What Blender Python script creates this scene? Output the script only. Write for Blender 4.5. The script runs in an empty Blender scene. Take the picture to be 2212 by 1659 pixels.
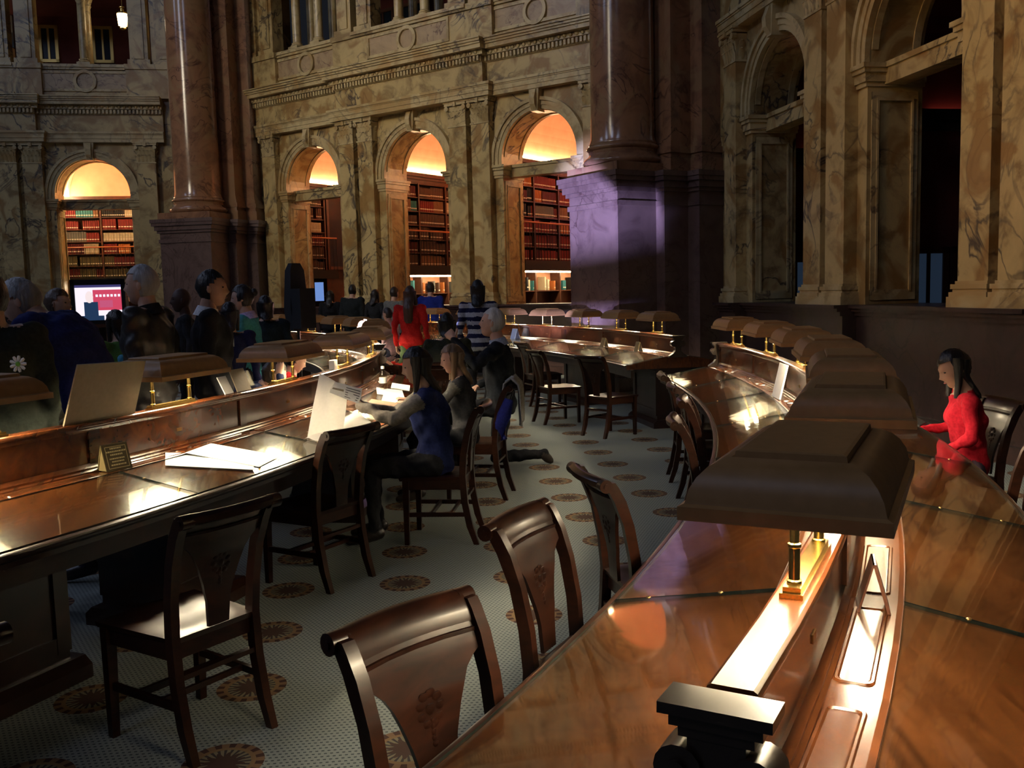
import bpy, bmesh, math, random
import numpy as np
from mathutils import Vector, Matrix, Euler

random.seed(7)
rng = np.random.default_rng(7)
R = math.radians
sc = bpy.context.scene
col = sc.collection

# ------------------------------------------------------------------ camera
W, H, F = 2212.0, 1659.0, 2012.0
PITCH, ROLL, HC = 0.0997, 0.0254, 1.636
cp, sp, cr, sr = math.cos(PITCH), math.sin(PITCH), math.cos(ROLL), math.sin(ROLL)
_r0, _f, _u0 = Vector((1, 0, 0)), Vector((0, cp, -sp)), Vector((0, sp, cp))
_r = _r0 * cr - _u0 * sr
_u = _r0 * sr + _u0 * cr
cam = bpy.data.cameras.new('camera')
cam.sensor_fit = 'HORIZONTAL'; cam.sensor_width = 36.0; cam.lens = 36.0 * F / W
cam.clip_start = 0.05; cam.clip_end = 200
camo = bpy.data.objects.new('camera', cam); col.objects.link(camo)
camo.matrix_world = Matrix(((_r.x, _u.x, -_f.x, 0), (_r.y, _u.y, -_f.y, 0), (_r.z, _u.z, -_f.z, HC), (0, 0, 0, 1)))
sc.camera = camo

def ray(x, y):
    return _f + _r * ((x - W / 2) / F) - _u * ((y - H / 2) / F)
def atY(x, y, Y):
    d = ray(x, y); return Vector((0, 0, HC)) + d * (Y / d.y)
def atZ(x, y, z):
    d = ray(x, y); return Vector((0, 0, HC)) + d * ((z - HC) / d.z)

# ------------------------------------------------------------------ world, exposure, dome daylight
sc.view_settings.view_transform = 'Standard'
sc.view_settings.look = 'None'
sc.view_settings.exposure = 0.0
sc.view_settings.gamma = 1.0
sc.view_settings.use_curve_mapping = False
wd = bpy.data.worlds.new('hall_air'); sc.world = wd; wd.use_nodes = True
wd.node_tree.nodes['Background'].inputs[0].default_value = (0.42, 0.47, 0.62, 1)
wd.node_tree.nodes['Background'].inputs[1].default_value = 0.018

O = Vector((-10.5, 7.8, 0))          # centre of the octagonal hall
AP = 15.0                            # apothem
def area_light(name, loc, target, size, power, color, size_y=None, spread=170):
    l = bpy.data.lights.new(name, 'AREA'); l.energy = power; l.color = color
    l.size = size
    if size_y: l.shape = 'RECTANGLE'; l.size_y = size_y
    o = bpy.data.objects.new(name, l); col.objects.link(o); o.location = loc
    o.rotation_euler = (Vector(target) - Vector(loc)).to_track_quat('-Z', 'Y').to_euler()
    l.spread = R(spread)
    return o
# the great lunette windows under the dome (above the frame): cool evening daylight
for k, az in enumerate((99.5, 144.5, 189.5, 234.5, 279.5)):
    a = R(az)
    area_light('dome_window_light', (O.x + 14.0 * math.cos(a), O.y + 14.0 * math.sin(a), 17.0),
               (O.x + 6.0 * math.cos(a + math.pi), O.y + 6.0 * math.sin(a + math.pi), 2.0), 3.2, (170, 300, 340, 400, 230)[k], (0.58, 0.68, 1.0), 5.0)
# added warm fills hung in mid-air to brighten the walls, no fitting there
area_light('warm_fill_light', (-9.5, 5.0, 6.2), (4.3, 7.6, 4.6), 2.0, 39, (1.0, 0.60, 0.22), 2.0, 42)
area_light('warm_fill_light', (-14.0, 4.0, 10.5), (-3.0, 20.0, 5.5), 3.0, 85, (1.0, 0.86, 0.64), 3.0, 45)

# ------------------------------------------------------------------ materials
def _nt(name):
    m = bpy.data.materials.new(name); m.use_nodes = True
    nt = m.node_tree; b = nt.nodes['Principled BSDF']
    return m, nt, b
def _n(nt, t, **kw):
    n = nt.nodes.new(t)
    for k, v in kw.items():
        if k.startswith('i_'):
            n.inputs[k[2:].replace('_', ' ')].default_value = v
        else: setattr(n, k, v)
    return n
def _ramp(nt, stops):
    r = nt.nodes.new('ShaderNodeValToRGB'); e = r.color_ramp.elements
    while len(e) > 1: e.remove(e[-1])
    e[0].position = stops[0][0]; e[0].color = (*stops[0][1], 1)
    for p, c in stops[1:]:
        x = e.new(p); x.color = (*c, 1)
    return r
def plain(name, c, rough=.5, metal=0, spec=.5, emit=None, es=0, coat=0):
    m, nt, b = _nt(name)
    b.inputs['Base Color'].default_value = (*c, 1); b.inputs['Roughness'].default_value = rough
    b.inputs['Metallic'].default_value = metal; b.inputs['Specular IOR Level'].default_value = spec
    b.inputs['Coat Weight'].default_value = coat
    if emit:
        b.inputs['Emission Color'].default_value = (*emit, 1); b.inputs['Emission Strength'].default_value = es
    return m
def mottled(name, c1, c2, scale=20, rough=.6, bump=.1, spec=.3, detail=4, stretch=(1, 1, 1), coord='Object', metal=0, sheen=0):
    m, nt, b = _nt(name); L = nt.links
    tc = _n(nt, 'ShaderNodeTexCoord'); mp = _n(nt, 'ShaderNodeMapping'); mp.inputs['Scale'].default_value = stretch
    if coord == 'World':
        g = _n(nt, 'ShaderNodeNewGeometry'); L.new(g.outputs['Position'], mp.inputs[0])
    else: L.new(tc.outputs[coord], mp.inputs[0])
    n = _n(nt, 'ShaderNodeTexNoise'); n.inputs['Scale'].default_value = scale; n.inputs['Detail'].default_value = detail
    L.new(mp.outputs[0], n.inputs['Vector'])
    r = _ramp(nt, [(.3, c1), (.7, c2)]); L.new(n.outputs[0], r.inputs[0]); L.new(r.outputs[0], b.inputs['Base Color'])
    b.inputs['Roughness'].default_value = rough; b.inputs['Specular IOR Level'].default_value = spec
    b.inputs['Metallic'].default_value = metal; b.inputs['Sheen Weight'].default_value = sheen
    if bump:
        bp = _n(nt, 'ShaderNodeBump'); bp.inputs['Strength'].default_value = bump; bp.inputs['Distance'].default_value = .02
        L.new(n.outputs[0], bp.inputs['Height']); L.new(bp.outputs[0], b.inputs['Normal'])
    return m
def wood(name, c1, c2, rough=.25, scale=6, coat=.3, stretch=(1, 8, 1), spec=.5):
    m, nt, b = _nt(name); L = nt.links
    tc = _n(nt, 'ShaderNodeTexCoord'); mp = _n(nt, 'ShaderNodeMapping'); mp.inputs['Scale'].default_value = stretch
    L.new(tc.outputs['Object'], mp.inputs[0])
    n = _n(nt, 'ShaderNodeTexNoise'); n.inputs['Scale'].default_value = scale; n.inputs['Detail'].default_value = 4; n.inputs['Distortion'].default_value = 1.2
    L.new(mp.outputs[0], n.inputs['Vector'])
    n2 = _n(nt, 'ShaderNodeTexNoise'); n2.inputs['Scale'].default_value = 1.7; n2.inputs['Detail'].default_value = 3
    L.new(tc.outputs['Object'], n2.inputs['Vector'])
    mx = _n(nt, 'ShaderNodeMath', operation='MULTIPLY_ADD'); mx.inputs[1].default_value = .55
    L.new(n.outputs[0], mx.inputs[0])
    m2 = _n(nt, 'ShaderNodeMath', operation='MULTIPLY'); m2.inputs[1].default_value = .45; L.new(n2.outputs[0], m2.inputs[0]); L.new(m2.outputs[0], mx.inputs[2])
    r = _ramp(nt, [(.34, c1), (.62, c2)]); L.new(mx.outputs[0], r.inputs[0]); L.new(r.outputs[0], b.inputs['Base Color'])
    b.inputs['Roughness'].default_value = rough; b.inputs['Coat Weight'].default_value = coat; b.inputs['Coat Roughness'].default_value = .12
    b.inputs['Specular IOR Level'].default_value = spec
    return m
def marble(name, base, dark, vein, scale=1.0, rough=.28, vein_w=.04, block=None, patch=None):
    """polished marble: cloudy base, thin veins, broad stained patches; world-space so every block differs"""
    m, nt, b = _nt(name); L = nt.links
    g = _n(nt, 'ShaderNodeNewGeometry'); mp = _n(nt, 'ShaderNodeMapping'); mp.inputs['Scale'].default_value = (scale,) * 3
    L.new(g.outputs['Position'], mp.inputs[0])
    n1 = _n(nt, 'ShaderNodeTexNoise'); n1.inputs['Scale'].default_value = 1.6; n1.inputs['Detail'].default_value = 5; n1.inputs['Roughness'].default_value = .62; n1.inputs['Distortion'].default_value = .8
    L.new(mp.outputs[0], n1.inputs['Vector'])
    r1 = _ramp(nt, [(.36, dark), (.50, base), (.70, tuple(min(1, x * 1.18) for x in base))]); L.new(n1.outputs[0], r1.inputs[0])
    n2 = _n(nt, 'ShaderNodeTexNoise'); n2.inputs['Scale'].default_value = .9; n2.inputs['Detail'].default_value = 4; n2.inputs['Distortion'].default_value = 2.2
    L.new(mp.outputs[0], n2.inputs['Vector'])
    s = _n(nt, 'ShaderNodeMath', operation='SUBTRACT'); s.inputs[1].default_value = .5; L.new(n2.outputs[0], s.inputs[0])
    ab = _n(nt, 'ShaderNodeMath', operation='ABSOLUTE'); L.new(s.outputs[0], ab.inputs[0])
    r2 = _ramp(nt, [(0.0, (1, 1, 1)), (vein_w * .35, (.75, .75, .75)), (vein_w, (0, 0, 0))]); L.new(ab.outputs[0], r2.inputs[0])
    n3 = _n(nt, 'ShaderNodeTexNoise'); n3.inputs['Scale'].default_value = .55; n3.inputs['Detail'].default_value = 2; L.new(mp.outputs[0], n3.inputs['Vector'])
    r3 = _ramp(nt, [(.40, (0, 0, 0)), (.58, (1, 1, 1))]); L.new(n3.outputs[0], r3.inputs[0])
    mu = _n(nt, 'ShaderNodeMath', operation='MULTIPLY'); L.new(r2.outputs[0], mu.inputs[0]); L.new(r3.outputs[0], mu.inputs[1])
    mix = _n(nt, 'ShaderNodeMix', data_type='RGBA'); L.new(mu.outputs[0], mix.inputs[0]); L.new(r1.outputs[0], mix.inputs[6]); mix.inputs[7].default_value = (*vein, 1)
    out = mix.outputs[2]
    if patch:
        n4 = _n(nt, 'ShaderNodeTexNoise'); n4.inputs['Scale'].default_value = 1.1; n4.inputs['Detail'].default_value = 3; n4.inputs['Distortion'].default_value = 1.5
        ad = _n(nt, 'ShaderNodeVectorMath', operation='ADD'); ad.inputs[1].default_value = (13.1, 4.7, 9.3); L.new(mp.outputs[0], ad.inputs[0]); L.new(ad.outputs[0], n4.inputs['Vector'])
        r4 = _ramp(nt, [(.52, (0, 0, 0)), (.62, (.8, .8, .8))]); L.new(n4.outputs[0], r4.inputs[0])
        mx2 = _n(nt, 'ShaderNodeMix', data_type='RGBA'); L.new(r4.outputs[0], mx2.inputs[0]); L.new(out, mx2.inputs[6]); mx2.inputs[7].default_value = (*patch, 1)
        out = mx2.outputs[2]
    L.new(out, b.inputs['Base Color']); b.inputs['Roughness'].default_value = rough
    return m

M = {}
M['siena'] = marble('siena_marble', (.49, .36, .155), (.26, .165, .060), (.055, .040, .030), 1.25, .30, .036, patch=(.29, .15, .040))
M['siena_pale'] = marble('pale_siena_marble', (.52, .40, .195), (.34, .235, .095), (.16, .11, .06), 1.2, .30, .024, patch=(.42, .26, .09))
M['panel_marble'] = marble('panel_marble', (.40, .28, .15), (.30, .18, .09), (.15, .08, .05), 1.5, .3, .02)
M['redmarble'] = marble('numidian_marble', (.265, .132, .070), (.165, .078, .045), (.10, .045, .028), 1.2, .17, .02, patch=(.28, .165, .085))
M['brownmarble'] = marble('tennessee_marble', (.118, .072, .060), (.080, .046, .040), (.05, .025, .022), 1.6, .30, .02)
M['darkbase'] = marble('dado_marble', (.045, .024, .020), (.030, .015, .013), (.02, .010, .009), 1.4, .35, .02)
M['mahog'] = wood('mahogany', (.036, .0098, .0030), (.118, .034, .0090), .22, 3.2, .4, (9, 1.0, 3))
M['mahog_stile'] = wood('stile_mahogany', (.028, .009, .004), (.06, .020, .008), .25, 5, .3, (1, 1, 4))
M['mahog_dark'] = wood('dark_mahogany', (.012, .005, .003), (.030, .010, .005), .3, 7, .3, (1, 1, 1))
M['chairwood'] = wood('chair_wood', (.010, .0035, .002), (.028, .0085, .0042), .30, 9, .06, (1, 1, 3), .22)
M['black_wood'] = wood('ebonised_wood', (.012, .007, .005), (.03, .016, .010), .35, 8, .2, (1, 1, 1))
M['bronze'] = mottled('shade_bronze', (.28, .142, .048), (.34, .175, .062), 30, .42, .02, .4)
M['brass'] = plain('brass', (.62, .42, .13), .22, 1.0)
M['brass_dull'] = plain('dull_brass', (.30, .19, .07), .35, .9)
M['white_enamel'] = plain('white_enamel', (.85, .80, .68), .5)
M['tube'] = plain('lamp_tube', (1, .9, .7), .5, emit=(1.0, .85, .60), es=250)
M['paper'] = plain('paper', (.82, .80, .74), .8)
M['board'] = mottled('card_board', (.24, .19, .12), (.27, .215, .14), 40, .7, .02)
M['black'] = plain('black_plastic', (.012, .012, .013), .4)
M['black_matt'] = plain('black_cloth_cover', (.010, .010, .012), .9)
M['plaster'] = mottled('cream_plaster', (.62, .52, .36), (.68, .58, .42), 6, .8, .05)
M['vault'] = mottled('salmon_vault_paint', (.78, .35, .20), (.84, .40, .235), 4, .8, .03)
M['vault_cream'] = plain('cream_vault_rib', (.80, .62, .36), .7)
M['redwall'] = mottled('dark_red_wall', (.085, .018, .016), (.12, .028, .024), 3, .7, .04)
M['iron'] = plain('gallery_iron', (.02, .018, .016), .5, .3)
M['rail'] = plain('rail_wood', (.42, .13, .04), .3)
M['case'] = wood('bookcase_wood', (.05, .018, .010), (.10, .036, .018), .4, 6, .1, (1, 1, 1))
M['gold'] = plain('gilt', (.55, .38, .12), .35, .8)

def thin_glass(name, edge):
    m = bpy.data.materials.new(name); m.use_nodes = True; nt = m.node_tree; L = nt.links
    nt.nodes.remove(nt.nodes['Principled BSDF']); out = nt.nodes['Material Output']
    tr = _n(nt, 'ShaderNodeBsdfTransparent'); tr.inputs[0].default_value = (*edge, 1)
    gl = _n(nt, 'ShaderNodeBsdfGlossy'); gl.inputs['Roughness'].default_value = .03
    lw = _n(nt, 'ShaderNodeLayerWeight'); lw.inputs[0].default_value = .5
    pw = _n(nt, 'ShaderNodeMath', operation='POWER'); pw.inputs[1].default_value = 5.0; L.new(lw.outputs['Facing'], pw.inputs[0])
    fr = _n(nt, 'ShaderNodeMath', operation='MULTIPLY_ADD'); fr.inputs[1].default_value = .94; fr.inputs[2].default_value = .045; L.new(pw.outputs[0], fr.inputs[0])
    mx = _n(nt, 'ShaderNodeMixShader'); L.new(fr.outputs[0], mx.inputs[0]); L.new(tr.outputs[0], mx.inputs[1]); L.new(gl.outputs[0], mx.inputs[2])
    L.new(mx.outputs[0], out.inputs[0])
    return m
M['glass'] = thin_glass('desk_glass', (.95, .98, .96))
M['acrylic'] = thin_glass('clear_acrylic', (.90, .93, .93))
M['glass_edge'] = plain('glass_edge_green', (.003, .007, .006), .3)

def carpet():
    """cream-grey carpet: little dark dashes on a fine lattice and round medallions every 64.5 cm"""
    m, nt, b = _nt('patterned_carpet'); L = nt.links
    g = _n(nt, 'ShaderNodeNewGeometry')
    mp = _n(nt, 'ShaderNodeMapping', vector_type='TEXTURE'); mp.inputs['Location'].default_value = (0.428, 7.232, 0); mp.inputs['Rotation'].default_value = (0, 0, R(6.6)); mp.inputs['Scale'].default_value = (.648, .648, .648)
    L.new(g.outputs['Position'], mp.inputs[0])
    sx = _n(nt, 'ShaderNodeSeparateXYZ'); L.new(mp.outputs[0], sx.inputs[0])
    def mth(op, a, bb=None, c=None):
        n = _n(nt, 'ShaderNodeMath', operation=op)
        for i, v in enumerate((a, bb, c)):
            if v is None: continue
            if isinstance(v, (int, float)): n.inputs[i].default_value = v
            else: L.new(v, n.inputs[i])
        return n.outputs[0]
    X, Y = sx.outputs[0], sx.outputs[1]
    fx = mth('SUBTRACT', mth('FRACT', mth('ADD', X, .5)), .5); fy = mth('SUBTRACT', mth('FRACT', mth('ADD', Y, .5)), .5)
    rad = mth('SQRT', mth('ADD', mth('MULTIPLY', fx, fx), mth('MULTIPLY', fy, fy)))
    ang = mth('ARCTAN2', fy, fx)
    # fine dashes
    k = 30.0
    row = mth('MULTIPLY', Y, k); ri = mth('FLOOR', row)
    par = mth('MULTIPLY', mth('FRACT', mth('MULTIPLY', ri, .5)), 1.0)
    dx = mth('ABSOLUTE', mth('SUBTRACT', mth('FRACT', mth('ADD', mth('MULTIPLY', X, k), par)), .5))
    dy = mth('ABSOLUTE', mth('SUBTRACT', mth('FRACT', row), .5))
    dash = mth('MULTIPLY', mth('LESS_THAN', dx, .24), mth('LESS_THAN', dy, .16))
    inmed = mth('LESS_THAN', rad, .222)
    petal = mth('MULTIPLY_ADD', mth('SINE', mth('MULTIPLY', ang, 16)), .5, .5)
    rim = mth('MULTIPLY', mth('GREATER_THAN', rad, .176), inmed)
    rim2 = mth('GREATER_THAN', mth('MULTIPLY', rim, petal), .45)
    rim_in = mth('MULTIPLY', mth('LESS_THAN', rad, .176), mth('GREATER_THAN', rad, .150))
    core = mth('LESS_THAN', mth('ADD', rad, mth('MULTIPLY', mth('SINE', mth('MULTIPLY', ang, 12)), .022)), .100)
    spokes = mth('MULTIPLY', mth('MULTIPLY', mth('GREATER_THAN', mth('SINE', mth('MULTIPLY', ang, 24)), .2), mth('LESS_THAN', rad, .15)), mth('GREATER_THAN', rad, .03))
    nz = _n(nt, 'ShaderNodeTexNoise'); nz.inputs['Scale'].default_value = 240; L.new(g.outputs['Position'], nz.inputs['Vector'])
    base = _ramp(nt, [(.3, (.17, .19, .178)), (.7, (.235, .255, .235))]); L.new(nz.outputs[0], base.inputs[0])
    def mixc(fac, a, c):
        n = _n(nt, 'ShaderNodeMix', data_type='RGBA'); L.new(fac, n.inputs[0]); L.new(a, n.inputs[6]); n.inputs[7].default_value = (*c, 1); return n.outputs[2]
    c = mixc(mth('MULTIPLY', dash, mth('SUBTRACT', 1.0, inmed)), base.outputs[0], (.035, .045, .05))
    c = mixc(inmed, c, (.15, .13, .085))
    c = mixc(rim, c, (.045, .022, .018))
    c = mixc(rim2, c, (.145, .085, .048))
    c = mixc(rim_in, c, (.16, .10, .05))
    c = mixc(spokes, c, (.035, .03, .03))
    c = mixc(core, c, (.05, .028, .022))
    L.new(c, b.inputs['Base Color']); b.inputs['Roughness'].default_value = .95; b.inputs['Specular IOR Level'].default_value = .1
    return m
M['carpet'] = carpet()

# ------------------------------------------------------------------ mesh builder
class MB:
    def __init__(s): s.v = []; s.f = []; s.m = []
    def add(s, vs, fs, mi=0):
        o = len(s.v); s.v += [tuple(v) for v in vs]; s.f += [tuple(i + o for i in f) for f in fs]; s.m += [mi] * len(fs); return s
    def box(s, x0, x1, y0, y1, z0, z1, mi=0):
        vs = [(x0, y0, z0), (x1, y0, z0), (x1, y1, z0), (x0, y1, z0), (x0, y0, z1), (x1, y0, z1), (x1, y1, z1), (x0, y1, z1)]
        return s.add(vs, [(0, 3, 2, 1), (4, 5, 6, 7), (0, 1, 5, 4), (1, 2, 6, 5), (2, 3, 7, 6), (3, 0, 4, 7)], mi)
    def bar(s, p0, p1, w, d, up=(0, 0, 1), w1=None, d1=None):
        p0, p1 = Vector(p0), Vector(p1); ax = (p1 - p0).normalized(); up = Vector(up)
        sx = ax.cross(up)
        if sx.length < 1e-4: sx = ax.cross(Vector((1, 0, 0)))
        sx.normalize(); sy = sx.cross(ax).normalized(); w1 = w if w1 is None else w1; d1 = d if d1 is None else d1
        vs = []
        for p, a, b in ((p0, w, d), (p1, w1, d1)):
            for i, j in ((-1, -1), (1, -1), (1, 1), (-1, 1)): vs.append(p + sx * a * i / 2 + sy * b * j / 2)
        return s.add(vs, [(0, 3, 2, 1), (4, 5, 6, 7), (0, 1, 5, 4), (1, 2, 6, 5), (2, 3, 7, 6), (3, 0, 4, 7)])
    def prism(s, poly, y0, y1, ax='y', mi=0):
        """extrude a 2D polygon (x,z) along y, or (x,y) along z, or (y,z) along x"""
        n = len(poly); mk = {'y': lambda a, b, t: (a, t, b), 'z': lambda a, b, t: (a, b, t), 'x': lambda a, b, t: (t, a, b)}[ax]
        vs = [mk(a, b, y0) for a, b in poly] + [mk(a, b, y1) for a, b in poly]
        fs = [tuple(range(n)), tuple(range(2 * n - 1, n - 1, -1))] + [(i, i + n, (i + 1) % n + n, (i + 1) % n) for i in range(n)]
        return s.add(vs, fs, mi)
    def loft(s, rings, cap=True, mi=0):
        n = len(rings[0]); vs = [v for r in rings for v in r]; fs = []
        for k in range(len(rings) - 1):
            for i in range(n):
                fs.append((k * n + i, k * n + (i + 1) % n, (k + 1) * n + (i + 1) % n, (k + 1) * n + i))
        if cap: fs += [tuple(range(n - 1, -1, -1)), tuple(range((len(rings) - 1) * n, len(rings) * n))]
        return s.add(vs, fs, mi)
    def lathe(s, prof, c=(0, 0, 0), n=16, mi=0, cap=True):
        rings = [[(c[0] + r * math.cos(2 * math.pi * i / n), c[1] + r * math.sin(2 * math.pi * i / n), c[2] + z) for i in range(n)] for r, z in prof]
        return s.loft(rings, cap, mi)
    def tube(s, path, r, n=8, mi=0):
        P = [Vector(p) for p in path]; rings = []; rr = r if isinstance(r, (list, tuple)) else [r] * len(P)
        ref = Vector((0, 0, 1))
        for i, p in enumerate(P):
            t = (P[min(i + 1, len(P) - 1)] - P[max(i - 1, 0)]).normalized()
            a = t.cross(ref)
            if a.length < 1e-3: a = t.cross(Vector((1, 0, 0)))
            a.normalize(); b = a.cross(t)
            rings.append([p + (a * math.cos(2 * math.pi * k / n) + b * math.sin(2 * math.pi * k / n)) * rr[i] for k in range(n)])
        return s.loft(rings, True, mi)
    def ball(s, c, r, nu=10, nv=7, mi=0):
        r = (r, r, r) if isinstance(r, (int, float)) else r
        rings = []
        for j in range(1, nv):
            ph = math.pi * j / nv - math.pi / 2
            rings.append([(c[0] + r[0] * math.cos(ph) * math.cos(2 * math.pi * i / nu), c[1] + r[1] * math.cos(ph) * math.sin(2 * math.pi * i / nu), c[2] + r[2] * math.sin(ph)) for i in range(nu)])
        return s.loft(rings, True, mi)
    def arcsweep(s, prof, th0, th1, C, n=None, mi=0):
        """closed profile [(r,z)] swept round centre C from th0 to th1 (degrees)"""
        n = n or max(2, int(abs(th1 - th0) / 1.15) + 1); rings = []
        for i in range(n + 1):
            t = R(th0 + (th1 - th0) * i / n); c, q = math.cos(t), math.sin(t)
            rings.append([(C[0] + r * c, C[1] + r * q, z) for r, z in prof])
        return s.loft(rings, True, mi)
    def build(s, name, mat, parent=None, smooth=None, org=None, fix=True):
        me = bpy.data.meshes.new(name)
        v = s.v if org is None else [(a - org[0], b - org[1], c - org[2]) for a, b, c in s.v]
        me.from_pydata(v, [], s.f)
        mats = mat if isinstance(mat, (list, tuple)) else [mat]
        for x in mats: me.materials.append(M[x] if isinstance(x, str) else x)
        if len(mats) > 1: me.polygons.foreach_set('material_index', s.m)
        if fix:
            bm = bmesh.new(); bm.from_mesh(me); bmesh.ops.recalc_face_normals(bm, faces=bm.faces); bm.to_mesh(me); bm.free()
        if smooth:
            me.polygons.foreach_set('use_smooth', [True] * len(me.polygons)); me.set_sharp_from_angle(angle=R(smooth))
        o = bpy.data.objects.new(name, me); col.objects.link(o)
        if parent: o.parent = parent
        return o
def empty(name, loc=(0, 0, 0), rz=0):
    o = bpy.data.objects.new(name, None); col.objects.link(o); o.location = loc; o.rotation_euler = (0, 0, rz); o.empty_display_size = .2
    return o
def tag(o, label=None, cat=None, group=None, kind=None):
    if label: o['label'] = label
    if cat: o['category'] = cat
    if group: o['group'] = group
    if kind: o['kind'] = kind
    return o
def children(o): return [c for c in bpy.data.objects if c.parent == o]
def copy_tree(o, parent=None, kids=None):
    c = o.copy(); col.objects.link(c); c.parent = parent
    for ch in KIDS.get(o.name, []) if kids is None else kids: copy_tree(ch, c)
    return c
KIDS = {}
def register(o):
    """remember the tree below o so that copies need no scan of all objects"""
    ch = [c for c in o.children]; KIDS[o.name] = ch
    for c in ch: register(c)
    return o
def arc(cx, cz, r, a0, a1, n):
    return [(cx + r * math.cos(R(a0 + (a1 - a0) * i / n)), cz + r * math.sin(R(a0 + (a1 - a0) * i / n))) for i in range(n + 1)]
# ------------------------------------------------------------------ floor
fl = MB(); n = 48
fl.add([(O.x + 21 * math.cos(2 * math.pi * i / n), O.y + 21 * math.sin(2 * math.pi * i / n), 0) for i in range(n)] +
       [(O.x + 21 * math.cos(2 * math.pi * i / n), O.y + 21 * math.sin(2 * math.pi * i / n), -.1) for i in range(n)],
       [tuple(range(n)), tuple(range(2 * n - 1, n - 1, -1))] + [(i, i + n, (i + 1) % n + n, (i + 1) % n) for i in range(n)])
tag(fl.build('floor', 'carpet'), 'cream carpet with small dark dashes and round red medallions', kind='structure')

# ------------------------------------------------------------------ the arcaded screen walls (local: x along wall, y outwards, z up)
BAY, RI, RO, ZI0, ZI1, ZC, DEP = 3.15, .87, 1.07, 3.87, 4.12, 4.22, .69
ZD, ZA, ZFR, ZDE, ZDE1, ZCO, ZPA, ZRA = 1.37, 5.45, 5.70, 6.10, 6.22, 6.50, 7.18, 7.30
NA = 20
def arch_bay(xc):
    """one bay of wall with its arched opening: front, back, jambs, soffit"""
    b = MB(); x0, x1 = xc - BAY / 2, xc + BAY / 2
    b.box(x0, xc - RI, 0, DEP, ZD, ZC); b.box(xc + RI, x1, 0, DEP, ZD, ZC)
    pts = arc(xc, ZC, RI, 180, 0, NA)
    top = [(x0, ZC)] + [(x0 + (x1 - x0) * i / NA, ZA) for i in range(NA + 1)] + [(x1, ZC)]
    for k in range(NA):
        a, c = pts[k], pts[k + 1]
        ta, tc = (x0 + (x1 - x0) * k / NA, ZA), (x0 + (x1 - x0) * (k + 1) / NA, ZA)
        b.add([(a[0], 0, a[1]), (c[0], 0, c[1]), (tc[0], 0, tc[1]), (ta[0], 0, ta[1]), (a[0], DEP, a[1]), (c[0], DEP, c[1]), (tc[0], DEP, tc[1]), (ta[0], DEP, ta[1])],
              [(0, 1, 2, 3), (7, 6, 5, 4), (1, 0, 4, 5), (3, 2, 6, 7)])
    for sx, p, t in ((-1, pts[0], (x0, ZA)), (1, pts[-1], (x1, ZA))):
        b.add([(p[0], 0, p[1]), (x0 if sx < 0 else x1, 0, ZC), (t[0], 0, t[1]), (p[0], DEP, p[1]), (x0 if sx < 0 else x1, DEP, ZC), (t[0], DEP, t[1])],
              [(0, 1, 2), (5, 4, 3), (0, 3, 4, 1)])
    return b
def archivolt(xc):
    b = MB()
    for r0, r1, y in ((RI - .005, RI + .075, -.045), (RI + .07, RO - .045, -.065), (RO - .05, RO + .015, -.10)):
        A, B = arc(xc, ZC, r0, 180, 0, 28), arc(xc, ZC, r1, 180, 0, 28)
        for zz in (ZI1,):
            A = [(A[0][0], zz)] + A + [(A[-1][0], zz)]; B = [(B[0][0], zz)] + B + [(B[-1][0], zz)]
        for k in range(len(A) - 1):
            q = [A[k], A[k + 1], B[k + 1], B[k]]
            b.add([(x, y, z) for x, z in q] + [(x, .02, z) for x, z in q], [(0, 1, 2, 3), (1, 0, 4, 5), (2, 1, 5, 6), (3, 2, 6, 7)])
    return b
def keystone(xc):
    b = MB(); z0, z1 = ZC + RI - .06, ZA + .0
    b.prism([(xc - .075, z0), (xc + .075, z0), (xc + .115, z1), (xc - .115, z1)], -.15, .1)
    b.prism([(-.15, z0 + .02), (-.22, z0 + .12), (-.23, z0 + .24), (-.17, z1 - .02), (-.15, z1 - .02)], xc - .06, xc + .06, 'x')
    return b
def impost(xj, sgn):
    """moulded band wrapping front and reveal of a jamb; xj = jamb face, sgn = direction into the opening"""
    b = MB()
    for z0, z1, o in ((ZI0, ZI0 + .05, .02), (ZI0 + .05, ZI0 + .15, .045), (ZI0 + .15, ZI0 + .20, .075), (ZI0 + .20, ZI1, .10)):
        xa, xb = sorted((xj + sgn * o, xj - sgn * (.20 + o * .6)))
        b.box(xa, xb, -.01 - o, .10, z0, z1)
        xa, xb = sorted((xj + sgn * o, xj - sgn * .05)); b.box(xa, xb, .10, DEP + .02, z0, z1)
    return b
def jamb_frame(xj, sgn):
    """raised frame round the sunk panel on the reveal"""
    b = MB(); o = .016; xa, xb = sorted((xj - sgn * .02, xj + sgn * o))
    y0, y1, z0, z1 = .05, DEP - .06, ZD + .05, ZI0 - .06
    b.box(xa, xb, y0, y0 + .07, z0, z1); b.box(xa, xb, y1 - .07, y1, z0, z1); b.box(xa, xb, y0, y1, z0, z0 + .12); b.box(xa, xb, y0, y1, z1 - .09, z1)
    xa, xb = sorted((xj - sgn * .02, xj + sgn * .028))
    b.box(xa, xb, y0 + .06, y0 + .085, z0 + .1, z1 - .08); b.box(xa, xb, y1 - .085, y1 - .06, z0 + .1, z1 - .08); b.box(xa, xb, y0 + .06, y1 - .06, z1 - .1, z1 - .075)
    return b
def soffit_rib(xc):
    b = MB()
    for y0, y1 in ((.04, .12), (DEP - .14, DEP - .05)):
        A, B = arc(xc, ZC, RI - .018, 176, 4, 26), arc(xc, ZC, RI + .02, 176, 4, 26)
        for k in range(26):
            q = [A[k], A[k + 1], B[k + 1], B[k]]
            b.add([(x, y0, z) for x, z in q] + [(x, y1, z) for x, z in q], [(0, 1, 2, 3), (7, 6, 5, 4), (1, 0, 4, 5)])
    return b
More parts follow.
